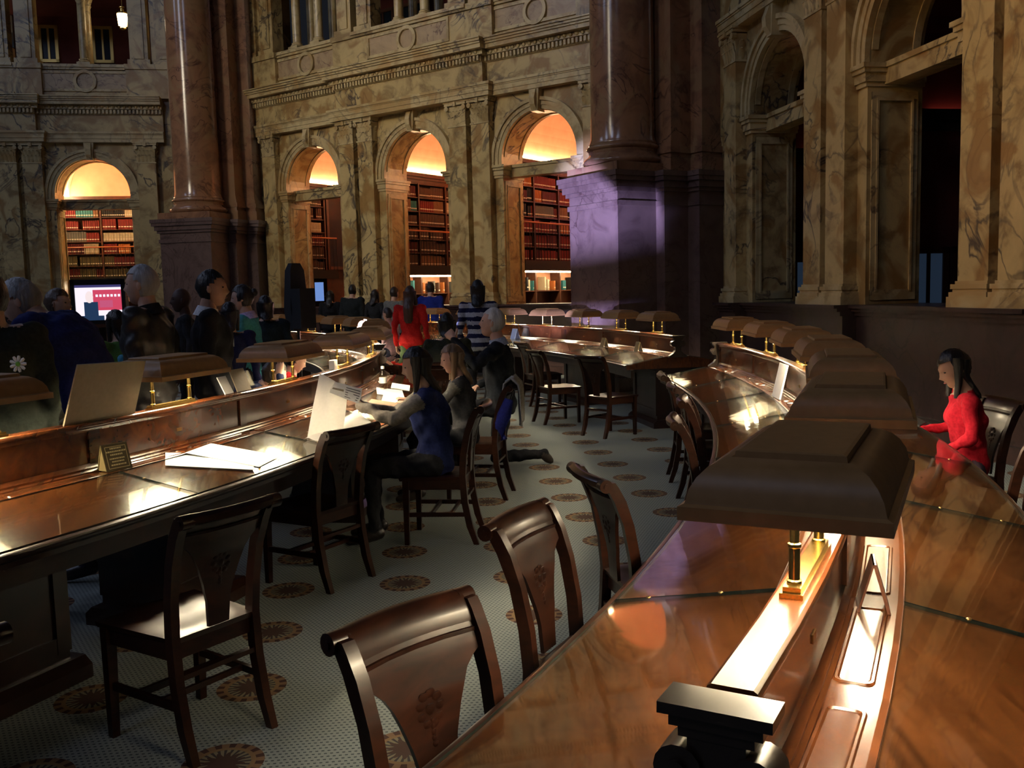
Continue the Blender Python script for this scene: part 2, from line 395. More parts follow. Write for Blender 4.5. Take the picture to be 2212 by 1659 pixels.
def pilaster(x, w=.44, pr=.17):
    b = MB(); h = w / 2
    for z0, z1, o in ((ZD, ZD + .10, .07), (ZD + .10, ZD + .145, .055), (ZD + .145, ZD + .175, .03), (ZD + .175, ZD + .22, .045), (ZD + .22, ZD + .25, .015)):
        b.box(x - h - o, x + h + o, -pr - o, .02, z0, z1)
    base = b
    s = MB(); s.box(x - h, x + h, -pr, .02, ZD + .25, 4.95)
    return base, s
def leaf(b, x, y, z, wd, ht, out, ang):
    c, s = math.cos(ang), math.sin(ang); pts = []
    for t, o, w in ((0, 0, .7), (.5, .012, 1), (.85, out * .8, .9), (1.0, out, .55), (.9, out * 1.35, .2)):
        for k in (-1, 0, 1):
            lx, ly = k * wd * w / 2, -(o + (.012 if k == 0 else 0)); pts.append((x + lx * c - ly * s, y + lx * s + ly * c, z + ht * t))
    fs = []
    for r in range(4):
        for k in range(2): fs.append((r * 3 + k, r * 3 + k + 1, r * 3 + k + 4, r * 3 + k + 3))
    b.add(pts, fs)
def capital(x, w=.44, pr=.17):
    b = MB(); h = w / 2; z0 = 4.95
    b.box(x - h - .015, x + h + .015, -pr - .015, .02, z0, z0 + .03)
    b.loft([[(x - h * f, -pr - o, z), (x + h * f, -pr - o, z), (x + h * f, .02, z), (x - h * f, .02, z)] for z, f, o in ((z0 + .03, .95, -.01), (z0 + .25, .98, 0), (z0 + .40, 1.15, .03))])
    for k in range(5): leaf(b, x - h + w * (k + .5) / 5, -pr + .005, z0 + .03, w / 4.6, .17, .045, 0)
    for k in range(4): leaf(b, x - h + w * (k + 1) / 5, -pr, z0 + .14, w / 4.6, .17, .055, 0)
    for sx in (-1, 1):
        leaf(b, x + sx * h * .98, -pr * .5, z0 + .03, .10, .17, .045, sx * R(90)); leaf(b, x + sx * h * .98, -pr * .5, z0 + .14, .10, .17, .055, sx * R(90))
        b.add([], []); b.tube([(x + sx * (h + .0), -pr - .07, z0 + .37), (x + sx * (h + .0), -pr + .0, z0 + .37)], .05, 9)
        b.tube([(x + sx * .05, -pr - .03, z0 + .38), (x + sx * .05, -pr + .01, z0 + .38)], .03, 7)
    b.box(x - h - .05, x + h + .05, -pr - .07, .02, z0 + .42, z0 + .47); b.box(x - h - .065, x + h + .065, -pr - .085, .02, z0 + .47, ZA)
    b.box(x - .035, x + .035, -pr - .10, -pr, z0 + .40, ZA - .005)
    return b
def entab(x0, x1, pr, ends=(0, 0)):
    """architrave, frieze and cornice of one length; pr = how far it stands forward"""
    a = MB()
    for z0, z1, o in ((ZA, ZA + .085, .17), (ZA + .085, ZA + .175, .185), (ZA + .175, ZA + .20, .20), (ZA + .20, ZFR, .22)):
        a.box(x0 - ends[0] * o, x1 + ends[1] * o, -o - pr, .3, z0, z1)
    f = MB(); f.box(x0, x1, -.12 - pr, .3, ZFR, ZDE)
    d = MB(); d.box(x0, x1, -.14 - pr, .3, ZDE, ZDE + .015)
    d.box(x0, x1, -.16 - pr, .3, ZDE + .015, ZDE1)
    c = MB(); sp_ = .085; k = int((x1 - x0) / sp_)
    for i in range(k):
        xx = x0 + (i + .25) * (x1 - x0) / k; c.box(xx, xx + sp_ * .55, -.215 - pr, -.155 - pr, ZDE + .02, ZDE1 - .01)
    e = MB(); k = int((x1 - x0) / .13)
    for i in range(k):
        xx = x0 + (i + .5) * (x1 - x0) / k; e.ball((xx, -.235 - pr, ZDE1 + .05), (.042, .035, .045), 8, 5)
    g = MB()
    for z0, z1, o in ((ZDE1, ZDE1 + .09, .235), (ZDE1 + .09, ZDE1 + .17, .37), (ZDE1 + .17, ZDE1 + .21, .40), (ZDE1 + .21, ZDE1 + .255, .43), (ZDE1 + .255, ZCO, .46)):
        g.box(x0 - ends[0] * o * .4, x1 + ends[1] * o * .4, -o - pr, .3, z0, z1)
    return a, f, d, c, e, g
def parapet(x0, x1, xc, pr):
    b = MB(); b.box(x0, x1, -.06 - pr, .14, ZCO, ZCO + .13); b.box(x0, x1, -.02 - pr, .10, ZCO + .13, ZPA)
    r = MB(); r.box(x0, x1, -.07 - pr, .16, ZPA, ZPA + .05); r.box(x0, x1, -.10 - pr, .18, ZPA + .05, ZRA)
    return b, r
def panel_frame(xc, half, pr):
    b = MB(); y0, y1 = -.055 - pr, -.0; z0, z1 = ZCO + .17, ZPA - .03
    b.box(xc - half, xc + half, y0, y1, z0, z0 + .06); b.box(xc - half, xc + half, y0, y1, z1 - .06, z1)
    b.box(xc - half, xc - half + .06, y0, y1, z0, z1); b.box(xc + half - .06, xc + half, y0, y1, z0, z1)
    return b
def roundel(xc, pr):
    b = MB(); zc, ro, ri = (ZCO + .14 + ZPA) / 2, .265, .195; A, B = arc(xc, zc, ri, 0, 360, 28), arc(xc, zc, ro, 0, 360, 28)
    for k in range(28):
        q = [A[k], A[k + 1], B[k + 1], B[k]]
        b.add([(x, -.075 - pr, z) for x, z in q] + [(x, -.01, z) for x, z in q], [(0, 1, 2, 3), (1, 0, 4, 5), (3, 2, 6, 7)])
    return b
def inset(xc, x0, x1, pr):
    b = MB(); b.box(x0, x1, -.032 - pr, -.0, ZCO + .22, ZPA - .08); return b
def upper_post(x):
    b = MB(); b.box(x - .26, x + .26, -.12, .30, ZRA, ZRA + .12); b.box(x - .21, x + .21, -.07, .26, ZRA + .12, 9.2); b.box(x - .12, x + .12, -.10, .26, ZRA + .14, 9.2)
    return b
def colonnette(x):
    b = MB(); b.box(x - .15, x + .15, -.10, .20, ZRA, ZRA + .05)
    b.lathe([(.145, .05), (.15, .08), (.12, .10), (.125, .13), (.10, .15), (.10, .9), (.095, 1.45), (.12, 1.5), (.10, 1.52), (.16, 1.68)], (x, .05, ZRA), 16)
    return b

WALLS = {}; MIDT = []
def wall_root(name, az, shift):
    a = R(az); nx, ny = math.cos(a), math.sin(a)
    o = empty(name, (O.x + AP * nx + shift * ny, O.y + AP * ny - shift * nx, 0), a - math.pi / 2)
    tag(o, kind='structure'); return o
proto = None
def dado():
    b = MB(); b.box(-4.72, 4.72, -.06, DEP + .1, 0, 1.27)
    for z0, z1, o in ((0, .16, .14), (.16, .2, .10), (1.24, 1.29, .09), (1.29, 1.33, .13), (1.33, ZD, .17)): b.box(-4.72, 4.72, -o, DEP + .12, z0, z1)
    for xb in (-1.5 * BAY, -BAY / 2, BAY / 2, 1.5 * BAY):
        xa, xe = max(xb - .62, -4.73), min(xb + .62, 4.73)
        for z0, z1, o in ((0, .16, .30), (.16, 1.25, .24), (1.24, 1.29, .27), (1.29, 1.33, .31), (1.33, ZD, .35)): b.box(xa, xe, -o, 0, z0, z1)
    return b
def build_wall(name, az, shift, src=None):
    root = wall_root(name, az, shift); WALLS[name] = root
    if src:
        for ch in KIDS[src.name]: copy_tree(ch, root)
        return root
    dado().build('dado', 'darkbase', root)
    for i in (-1, 0, 1):
        xc = i * BAY
        arch_bay(xc).build('arch_bay', 'siena', root); archivolt(xc).build('archivolt', 'siena_pale', root, 40); keystone(xc).build('keystone', 'siena_pale', root)
        soffit_rib(xc).build('soffit_rib', 'siena_pale', root, 40)
        for s in (-1, 1):
            impost(xc + s * RI, -s).build('impost', 'siena_pale', root); jamb_frame(xc + s * RI, -s).build('jamb_frame', 'siena_pale', root)
        t = MB(); t.box(xc - RI, xc + RI, .20, .46, ZI0 + .02, ZI0 + .20); t.box(xc - RI, xc + RI, .17, .49, ZI0 + .20, ZI1 + .01); tr_ = t.build('transom', 'siena', root)
        if i == 0: MIDT.append(tr_)
    for xb in (-BAY / 2, BAY / 2):
        for s in (-1, 1):
            bs, sh = pilaster(xb + s * .285); p = sh.build('pilaster', 'siena', root); bs.build('pilaster_base', 'siena_pale', p); capital(xb + s * .285).build('capital', 'siena_pale', p, 30)
    for xb in (-1.5 * BAY + .27, 1.5 * BAY - .27):
        bs, sh = pilaster(xb); p = sh.build('pilaster', 'siena', root); bs.build('pilaster_base', 'siena_pale', p); capital(xb).build('capital', 'siena_pale', p, 30)
    JX = 2.03
    for x0, x1, pr, ends in ((-4.9, -JX, 0, (0, 0)), (-JX, JX, .14, (1, 1)), (JX, 4.9, 0, (0, 0))):
        a, f, d, c, e, g = entab(x0, x1, pr, ends)
        a.build('architrave', 'siena_pale', root); f.build('frieze', 'siena', root); dd = d.build('dentil_band', 'siena_pale', root)
        tag(c.build('dentils', 'siena_pale', dd), kind='stuff'); gg = g.build('cornice', 'siena_pale', root); tag(e.build('egg_moulding', 'siena_pale', gg, 60), kind='stuff')
    for i in (-1, 0, 1):
        xc = i * BAY; x0, x1 = (xc - BAY / 2, xc + BAY / 2); pr = .10 if i == 0 else 0
        b, r = parapet(x0, x1, xc, pr); b.build('parapet', 'siena', root); r.build('parapet_rail', 'siena_pale', root)
        panel_frame(xc, 1.13, pr).build('panel_frame', 'siena_pale', root); roundel(xc, pr).build('roundel', 'siena_pale', root, 40)
        rd = MB(); zc = (ZCO + .14 + ZPA) / 2; rd.prism(arc(xc, zc, .19, 0, 360, 24)[:-1], -.03 - pr, -.005); rd.build('roundel_disc', 'panel_marble', root)
        for s in (-1, 1):
            xa, xb = sorted((xc + s * .26, xc + s * 1.06)); inset(xc, xa, xb, pr).build('inset_panel', 'panel_marble', root)
    for xb in (-1.5 * BAY, -BAY / 2, BAY / 2, 1.5 * BAY):
        upper_post(xb - .3).build('gallery_post', 'siena', root); upper_post(xb + .3).build('gallery_post', 'siena', root)
        q = MB(); q.box(xb - .62, xb + .62, -.13, .16, ZCO, ZPA); q.box(xb - .64, xb + .64, -.17, .18, ZPA, ZRA); q.build('parapet_pier', 'siena', root)
    for s in (-1, 1):
        e_ = MB(); e_.box(*sorted((s * 4.70, s * 5.45)), .02, DEP + .25, 0, 9.3); e_.build('wall_end', 'siena', root)
    g = MB(); g.box(-4.8, 4.8, .28, 4.4, ZCO - .12, ZCO); g.build('gallery_slab', 'plaster', root)
    g = MB(); g.box(-4.8, 4.8, 3.2, 3.35, ZCO, 9.3); g.build('gallery_wall', 'redwall', root)
    g = MB(); g.box(-4.8, 4.8, .3, 4.4, 9.3, 9.4); g.build('gallery_ceiling', 'redwall', root)
    register(root)
    return root
wb = build_wall('wall_back', 54.5, -.17)
wr = build_wall('wall_right', 9.5, .15, wb)
wl = build_wall('wall_left', 99.5, -.22, wb)
bpy.data.objects.remove(MIDT[0])       # the middle lit arch has no transom
def colonnettes(root, xs):
    for x in xs:
        for y in (0, .46):
            o = colonnette(x).build('colonnette', 'siena_pale', root, 40); o.location = (0, y, 0)
colonnettes(wb, [i * BAY + s for i in (-1, 0, 1) for s in (-.36, .36)]); colonnettes(wl, [0, BAY])

# ------------------------------------------------------------------ corner piers: dark pedestal, red marble pilasters, one great column
def stepped(hw, inset_=0.0):
    """half-plan of the pier: three steps widening outwards (t, r)"""
    i = inset_
    pts = [(-.64 + i, 14.0 + i), (.64 - i, 14.0 + i), (.64 - i, 14.78 + i), (.84 - i, 14.78 + i), (.84 - i, 15.28 + i), (1.10 - i, 15.28 + i), (1.10 - i, 16.6), (-1.10 + i, 16.6), (-1.10 + i, 15.28 + i), (-.84 + i, 15.28 + i), (-.84 + i, 14.78 + i), (-.64 + i, 14.78 + i)]
    return [(t, r - 14.0) for t, r in pts]
def build_pier(az, label):
    a = R(az); root = empty('marble_pier', (O.x + 14.0 * math.cos(a), O.y + 14.0 * math.sin(a), 0), a - math.pi / 2)
    tag(root, label, 'pillar')
    p = MB()
    for z0, z1, i in ((0, .22, -.08), (.22, .30, -.05), (.30, 2.92, 0)): p.prism(stepped(0, i), z0, z1, 'z')
    ped = p.build('pedestal', 'brownmarble', root)
    p = MB()
    for z0, z1, i in ((2.92, 3.00, -.025), (3.00, 3.14, .0), (3.14, 3.20, -.045), (3.20, 3.30, -.085), (3.30, 3.37, -.13), (3.37, 3.45, -.15)): p.prism(stepped(0, i), z0, z1, 'z')
    p.build('pedestal_cap', 'brownmarble', ped)
    p = MB()
    def noblk(i): return [(t, r) for t, r in stepped(0, i) if not (abs(t) < .7 and r < .7)]
    def behind(i):
        w1, w2 = .84 - i, 1.10 - i
        return [(-w1, .92 + i), (w1, .92 + i), (w1, 1.34 + i), (w2, 1.34 + i), (w2, 2.6), (-w2, 2.6), (-w2, 1.34 + i), (-w1, 1.34 + i)]
    p.prism(behind(.10), 4.0, 9.6, 'z'); p.build('pilaster_mass', 'redmarble', root)
    p = MB()
    for z0, z1, i in ((3.45, 3.58, -.0), (3.58, 3.68, .0), (3.68, 3.76, .05), (3.76, 3.86, .02), (3.86, 3.94, .06), (3.94, 4.01, .085)): p.prism(behind(i), z0, z1, 'z')
    p.build('pilaster_foot', 'redmarble', root)
    c = MB(); c.box(-.66, .66, -.02, 1.30, 3.45, 3.60); c.build('column_plinth', 'redmarble', root)
    c = MB(); tor = lambda r0, z0, hh, bl: [(r0 + bl * math.sin(math.pi * k / 6), z0 + hh * k / 6) for k in range(7)]
    c.lathe([(.5, 3.60)] + tor(.60, 3.60, .15, .06) + [(.585, 3.76), (.555, 3.80), (.565, 3.84)] + tor(.555, 3.85, .09, .045) + [(.56, 3.95), (.545, 3.99), (.5, 4.0)], (0, .64, 0), 40)
    c.build('column_base', 'redmarble', root, 50)
    c = MB(); c.lathe([(.545, 3.98), (.525, 4.06), (.52, 4.4), (.515, 7), (.50, 9.6)], (0, .64, 0), 48); c.build('column_shaft', 'redmarble', root, 50)
    return root
build_pier(32, 'colossal red marble column on pedestal lit violet by the video light')
build_pier(77, 'colossal red marble column on brown pedestal behind the standing visitors')
# ------------------------------------------------------------------ book alcoves behind the arches
WARM = (1.0, .60, .26)
M['cove'] = plain('cove_tube', (1, .8, .5), .5, emit=(1.0, .70, .38), es=72)
M['cove_bright'] = plain('bright_cove_tube', (1, .85, .6), .5, emit=(1.0, .78, .45), es=230)
M['undertube'] = plain('shelf_tube', (1, .85, .6), .5, emit=(1.0, .78, .48), es=30)
BOOKC = {'brown': (.090, .044, .026), 'tan': (.21, .10, .042), 'red': (.185, .018, .013), 'maroon': (.10, .012, .012), 'black': (.012, .011, .012), 'green': (.02, .05, .035),
         'cream': (.50, .42, .27), 'grey': (.14, .13, .11), 'teal': (.03, .16, .17), 'orange': (.42, .13, .03), 'olive': (.09, .07, .03)}
for k, c in BOOKC.items(): M['book_' + k] = mottled('book_cloth_' + k, tuple(x * .8 for x in c), c, 14, .55, .05)
M['book_label'] = plain('spine_label', (.62, .56, .42), .6)
BOOKMESH = {}
def book_mesh(color):
    """unit book: spine on -y side with two raised bands and a paper label"""
    if color in BOOKMESH: return BOOKMESH[color]
    b = MB(); sp_ = [(-.5, .06), (-.3, .0), (.3, .0), (.5, .06), (.5, 1), (-.5, 1)]
    b.prism(sp_, 0, 1, 'z', 0)
    for z in (.14, .80): b.prism([(-.5, .05), (-.3, -.03), (.3, -.03), (.5, .05)], z, z + .02, 'z', 0)
    b.prism([(-.42, .03), (-.3, -.012), (.3, -.012), (.42, .03)], .20, .30, 'z', 1)
    o = b.build('book', ['book_' + color, 'book_label']); me = o.data; bpy.data.objects.remove(o)
    BOOKMESH[color] = me; return me
STUFF = {}
def rows_spec(kind):
    P = {'a': ['brown'] * 14 + ['tan'] * 3 + ['maroon'] * 4, 'b': ['brown'] * 12 + ['olive'] * 4 + ['maroon'] * 2 + ['cream'], 'c': ['red'] * 16 + ['maroon'] * 5 + ['orange'] * 3 + ['black'] * 2,
         'd': ['maroon'] * 6 + ['red'] * 5 + ['tan'] * 5 + ['black'] * 4 + ['grey'] * 3 + ['orange'] * 2 + ['teal'] + ['cream'] * 2, 'e': ['olive'] * 9 + ['maroon'] * 7 + ['brown'] * 5 + ['red'] * 3}
    return P[kind]
NBOOK = [0]
def fill_row(place, u0, u1, z, hmax, kind, label, group, single, run=(5, 11)):
    """books along u; place(u, z) -> (location, rotation) of a spine facing the viewer"""
    u = u0; pal = rows_spec(kind)
    while u < u1 - .03:
        c = random.choice(pal); th = random.uniform(.045, .072); h = hmax * random.uniform(.74, .95); dp = random.uniform(.19, .23)
        for _ in range(random.randint(*run)):
            if u + th > u1: break
            hh = h * random.uniform(.985, 1.0)
            loc, rz = place(u + th / 2, z)
            if single and NBOOK[0] < 300:
                o = bpy.data.objects.new('book', book_mesh(c)); col.objects.link(o); o.location = loc; o.rotation_euler = (0, 0, rz); o.scale = (th * .96, dp, hh)
                cn = {'brown': 'brown', 'tan': 'tan', 'red': 'red', 'maroon': 'maroon', 'black': 'black', 'green': 'green', 'cream': 'cream', 'grey': 'grey', 'teal': 'teal', 'orange': 'orange', 'olive': 'olive brown'}[c]
                tag(o, f'{cn} bound book with pale spine label {label}', 'book', group); NBOOK[0] += 1
            else: STUFF.setdefault(c, []).append((Matrix.Translation(loc) @ Matrix.Rotation(rz, 4, 'Z') @ Matrix.Diagonal((th * .96, dp, hh, 1))))
            u += th
        if random.random() < .30: u += random.uniform(.03, .12)
def bookcase(root_wall, x, y0, y1, axis, label, kinds, where, group, single, gallery=True, name='bookcase'):
    """case whose face looks along +x (axis 'x': runs along y at x) or along -y (axis 'y': runs along x, face at y=x)"""
    mw = Matrix.Translation(root_wall.location) @ Matrix.Rotation(root_wall.rotation_euler.z, 4, 'Z')
    rz = root_wall.rotation_euler.z
    if axis == 'x':
        org = Vector((x, y0, 0)); loc = lambda u, d, z: Vector((x - d, y0 + u, z)); rot = rz + R(90)
    else:
        org = Vector((y0, x, 0)); loc = lambda u, d, z: Vector((y0 + u, x + d, z)); rot = rz
    Lg = y1 - y0
    case = empty(name, mw @ org, rot)            # local: u along, d into the case (+y), z up
    tag(case, label, 'bookcase', None)
    b = MB(); b.box(0, Lg, .26, .30, 0, 4.30); b.build('back_panel', 'case', case)
    nb = max(1, round(Lg / .95))
    for i in range(nb + 1):
        u = Lg * i / nb; b = MB(); b.box(u - .022, u + .022, -.012, .27, 0, 4.28); b.build('upright', 'case', case)
    zs = [2.27 + .325 * k for k in range(7)]
    for z in [1.15, 1.63] + zs:
        b = MB(); b.box(0, Lg, 0, .27, z - .022, z); b.build('shelf', 'case', case)
    b = MB()
    for z0, z1, o in ((4.22, 4.30, .02), (4.30, 4.36, .06), (4.36, 4.44, .12)): b.box(-.02, Lg + .02, -o, .32, z0, z1)
    b.build('cornice', 'case', case)
    if gallery:
        b = MB(); b.box(0, Lg, -.40, 0, 2.08, 2.25); b.box(0, Lg, -.43, -.38, 2.06, 2.27); b.build('gallery_beam', 'iron', case)
        b = MB(); b.tube([(0, -.40, 3.07), (Lg, -.40, 3.07)], .020, 8); b.build('hand_rail', 'rail', case)
        k = int(Lg / .11)
        for i in range(k + 1):
            b = MB(); uu = Lg * i / k; b.tube([(uu, -.40, 2.26), (uu, -.40, 3.06)], .0065, 6); b.build('baluster', 'iron', case)
    mwc = Matrix.Translation(case.location) @ Matrix.Rotation(rot, 4, 'Z')
    for j, z in enumerate(zs[:-1]):
        for i in range(nb):
            u0, u1 = Lg * i / nb + .025, Lg * (i + 1) / nb - .025
            fill_row(lambda u, zz: (mwc @ Vector((u, .02, zz)), rot), u0, u1, z, .30, kinds[j % len(kinds)], where, group, single)
    return case, mwc, rot, Lg
def alcove(root, xc, lit, back=4.2, sides=(-1, 1)):
    """barrel vaulted room behind one arch; parts of the wall"""
    v = MB(); zs, rv = 4.46, 1.50; A = arc(xc, zs, rv, 180, 0, 24); B = arc(xc, zs, rv + .06, 180, 0, 24)
    for k in range(24):
        q = [A[k], A[k + 1], B[k + 1], B[k]]
        v.add([(x, DEP + .01, z) for x, z in q] + [(x, back, z) for x, z in q], [(0, 1, 2, 3), (7, 6, 5, 4), (1, 0, 4, 5), (3, 2, 6, 7)])
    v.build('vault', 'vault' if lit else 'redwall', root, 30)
    for y in ((DEP + .45, back - .3) if lit else ()):
        v = MB(); A = arc(xc, zs, rv - .05, 180, 0, 24); B = arc(xc, zs, rv + .02, 180, 0, 24)
        for k in range(24):
            q = [A[k], A[k + 1], B[k + 1], B[k]]
            v.add([(x, y, z) for x, z in q] + [(x, y + .16, z) for x, z in q], [(0, 1, 2, 3), (7, 6, 5, 4), (1, 0, 4, 5)])
        v.build('vault_rib', 'vault_cream', root, 30)
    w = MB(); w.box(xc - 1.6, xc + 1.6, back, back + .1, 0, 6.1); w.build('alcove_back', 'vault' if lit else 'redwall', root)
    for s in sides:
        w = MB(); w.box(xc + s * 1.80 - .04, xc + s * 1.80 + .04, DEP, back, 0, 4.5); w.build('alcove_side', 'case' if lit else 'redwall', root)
    if lit:
        for s in (-1, 1):
            t = MB(); t.tube([(xc + s * 1.42, DEP + .25, 4.50), (xc + s * 1.42, back - .1, 4.50)], .018, 8); t.build('cove_lamp', 'cove_bright' if root.name == 'wall_left' else 'cove', root)
A2, A3, A1 = 0.0, BAY, -BAY
for xc, sd in ((A1, (-1,)), (A2, ()), (A3, (1,))): alcove(wb, xc, True, sides=sd)
bookcase(wb, A3 - 1.46, .95, 3.95, 'x', 'tall bookcase of red volumes behind arch beside the great column', 'cccdcc', 'in the red bookcase beside the great column', 'books in the red alcove', True)
bookcase(wb, A2 - 1.46, .75, 3.75, 'x', 'tall bookcase of brown volumes behind the middle lit arch', 'aabada', 'in the brown bookcase behind the middle lit arch', 'books in the middle alcove', True)
bookcase(wb, A1 - 1.46, .62, 1.70, 'x', 'narrow bookcase beside a dark window behind a lit arch', 'bab', 'in the narrow bookcase beside the dark window', 'books in the narrow bookcase', False)
alcove(wl, A3, True, back=3.4)
bookcase(wl, 2.55, A3 - 1.5, A3 + 1.5, 'y', 'wide bookcase of mixed volumes behind arch above the video screen', 'eeddcd', 'in the wide bookcase', 'books in the wide bookcase', False)
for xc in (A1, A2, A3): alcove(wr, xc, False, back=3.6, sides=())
M['red_glow'] = plain('dim_red_tube', (1, .4, .3), .5, emit=(1.0, .30, .20), es=9)
for xb in (A1 - 1.575, A2 - 1.575, A3 - 1.575):
    b = MB(); b.box(xb - .06, xb + .06, DEP, 3.6, 0, 4.5); b.build('alcove_partition', 'redwall', wr)
    b = MB(); b.box(xb + .05, xb + .14, DEP + .02, 3.5, 3.48, 3.60); b.box(xb + .05, xb + .18, DEP + .02, 3.5, 3.60, 3.66); b.box(xb + .16, xb + .18, DEP + .02, 3.5, 3.65, 3.73); b.build('partition_cornice', 'iron', wr)
    b = MB(); b.tube([(xb + .10, DEP + .5, 3.68), (xb + .10, 1.9, 3.68)], .012, 6); b.build('cornice_lamp', 'red_glow', wr)
if STUFF:
    b = MB(); keys = list(STUFF)
    for ci, c in enumerate(keys):
        me = book_mesh(c); vv = [v.co.copy() for v in me.vertices]; ff = [tuple(p.vertices) for p in me.polygons]; mi = [p.material_index for p in me.polygons]
        for mt in STUFF[c]:
            o = len(b.v); b.v += [tuple(mt @ v) for v in vv]; b.f += [tuple(i + o for i in f) for f in ff]; b.m += [(len(keys) if k else ci) for k in mi]
    tag(b.build('shelved_books', ['book_' + c for c in keys] + ['book_label'], fix=False), 'rows of bound books on the remaining alcove shelves', 'books', kind='stuff')
# lit lower shelves under the galleries: bright back board, strip lamp, a few standing volumes
def low_bay(root, xf, y0, y1, axis, where):
    mw = Matrix.Translation(root.location) @ Matrix.Rotation(root.rotation_euler.z, 4, 'Z'); rz = root.rotation_euler.z
    if axis == 'x': f = lambda u, d, z: mw @ Vector((xf - d, y0 + u, z)); rot = rz + R(90)
    else: f = lambda u, d, z: mw @ Vector((y0 + u, xf + d, z)); rot = rz
    Lg = y1 - y0
    b = MB(); p = [f(u, d, z) for z in (2.02, 2.05) for u, d in ((.05, -.28), (Lg - .05, -.28), (Lg - .05, -.18), (.05, -.18))]
    b.add(p, [(0, 1, 2, 3), (7, 6, 5, 4), (0, 4, 5, 1), (1, 5, 6, 2), (2, 6, 7, 3), (3, 7, 4, 0)])
    org = sum(p, Vector()) / 8; o = b.build('strip_lamp', 'undertube', None, org=org); o.location = org
    tag(o, 'warm strip lamp under the gallery ' + where, 'lamp')
    u = .12
    while u < Lg - .1:
        th = random.uniform(.04, .07); c = random.choice(['cream', 'red', 'orange', 'black', 'teal', 'tan', 'grey', 'brown']); h = random.uniform(.20, .33)
        if random.random() < .55:
            o = bpy.data.objects.new('upright_book', book_mesh(c)); col.objects.link(o); o.location = f(u, .03, 1.632); o.rotation_euler = (0, 0, rot); o.scale = (th, .2, h)
            cn = {'olive': 'olive brown'}.get(c, c)
            tag(o, f'{cn} reference book on the bright low shelf {where}', 'book', 'reference books ' + where)
        u += th + random.choice((.004, .01, .12))
low_bay(wb, A3 - 1.46, 1.05, 3.9, 'x', 'beside the great column')
low_bay(wb, A2 - 1.46, .85, 3.7, 'x', 'behind the middle lit arch')
low_bay(wl, 2.55, A3 - 1.4, A3 + 1.4, 'y', 'behind the video screen')
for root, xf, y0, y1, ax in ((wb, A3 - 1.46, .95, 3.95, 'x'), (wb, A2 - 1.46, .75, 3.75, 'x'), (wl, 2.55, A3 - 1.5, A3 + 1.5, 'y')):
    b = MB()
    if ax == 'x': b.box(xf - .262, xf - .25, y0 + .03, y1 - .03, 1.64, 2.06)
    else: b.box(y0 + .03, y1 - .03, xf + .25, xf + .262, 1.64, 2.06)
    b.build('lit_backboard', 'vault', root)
# window of the leftmost alcove and of the right-hand alcoves
def window(root, name, pts, mat, frame='case'):
    x0, x1, y, z0, z1, ax = pts; fr = MB(); pn = MB()
    def bx(b, u0, u1, d0, d1, a0, a1):
        if ax == 'y': b.box(u0, u1, y + d0, y + d1, a0, a1)
        else: b.box(y + d0, y + d1, u0, u1, a0, a1)
    for u0, u1, a0, a1 in ((x0, x1, z0, z0 + .08), (x0, x1, z1 - .08, z1), (x0, x0 + .08, z0, z1), (x1 - .08, x1, z0, z1)): bx(fr, u0, u1, -.06, .03, a0, a1)
    bx(fr, (x0 + x1) / 2 - .025, (x0 + x1) / 2 + .025, -.04, .02, z0, z1)
    f = fr.build(name, frame, root); bx(pn, x0 + .05, x1 - .05, -.005, .008, z0 + .05, z1 - .05); pn.build('pane', mat, f)
    return f
M['night_pane'] = plain('dark_window_pane', (.012, .018, .028), .12)
M['dusk_pane'] = plain('dusk_window_pane', (.05, .08, .13), .2, emit=(.20, .34, .60), es=.05)
M['blue_screen'] = plain('lit_blue_screen', (.1, .2, .4), .3, emit=(.22, .40, .95), es=.55)
window(wb, 'window', (1.75, 4.0, A1 - 1.46, 2.3, 4.2, 'x'), 'night_pane')
for xb in (A1 - 1.51, A2 - 1.51):
    window(wr, 'window', (.95, 1.50, xb, .9, 2.05, 'x'), 'dusk_pane'); window(wr, 'window', (1.55, 2.10, xb, .9, 2.05, 'x'), 'dusk_pane')
b = MB(); b.box(A1 - 1.5, A3 + 1.5, 3.30, 3.56, 4.25, 4.55); b.box(A1 - 1.5, A3 + 1.5, 3.22, 3.56, 4.45, 4.55); b.build('alcove_cornice', 'iron', wr)
# upper gallery: framed dark windows on the left-hand wall and a hanging lantern
for x0, x1 in ((1.24, 1.74), (2.60, 3.14)): window(wl, 'gallery_window', (x0, x1, 3.16, 8.08, 9.05, 'y'), 'night_pane', 'gold')
M['mural'] = mottled('faded_mural', (.08, .20, .32), (.50, .36, .26), 3, .8, .02)
b = MB(); b.box(-.6, .62, 3.10, 3.18, 8.45, 9.28); b.build('mural_panel', 'mural', wl); b = MB(); b.box(-.6, .62, 2.95, 3.18, 8.12, 8.34); b.box(-.6, .62, 2.90, 3.18, 8.34, 8.42); b.build('mural_ledge', 'vault_cream', wl)
b = MB(); b.tube([(-.5, 2.70, 8.02), (.60, 2.70, 8.02)], .015, 8); b.build('mural_lamp', 'undertube', wl)  # glowing strip added only to brighten the mural and its ledge
for xx in (A1 - .9, A1 + .1, A2 - .9, A2 + .1): window(wb, 'gallery_window', (xx, xx + .8, 3.16, 7.2, 8.9, 'y'), 'night_pane', 'case')
mwl = Matrix.Translation(wl.location) @ Matrix.Rotation(wl.rotation_euler.z, 4, 'Z')
M['lantern_glow'] = plain('lantern_glass', (1, .95, .85), .4, emit=(1.0, .80, .52), es=14)
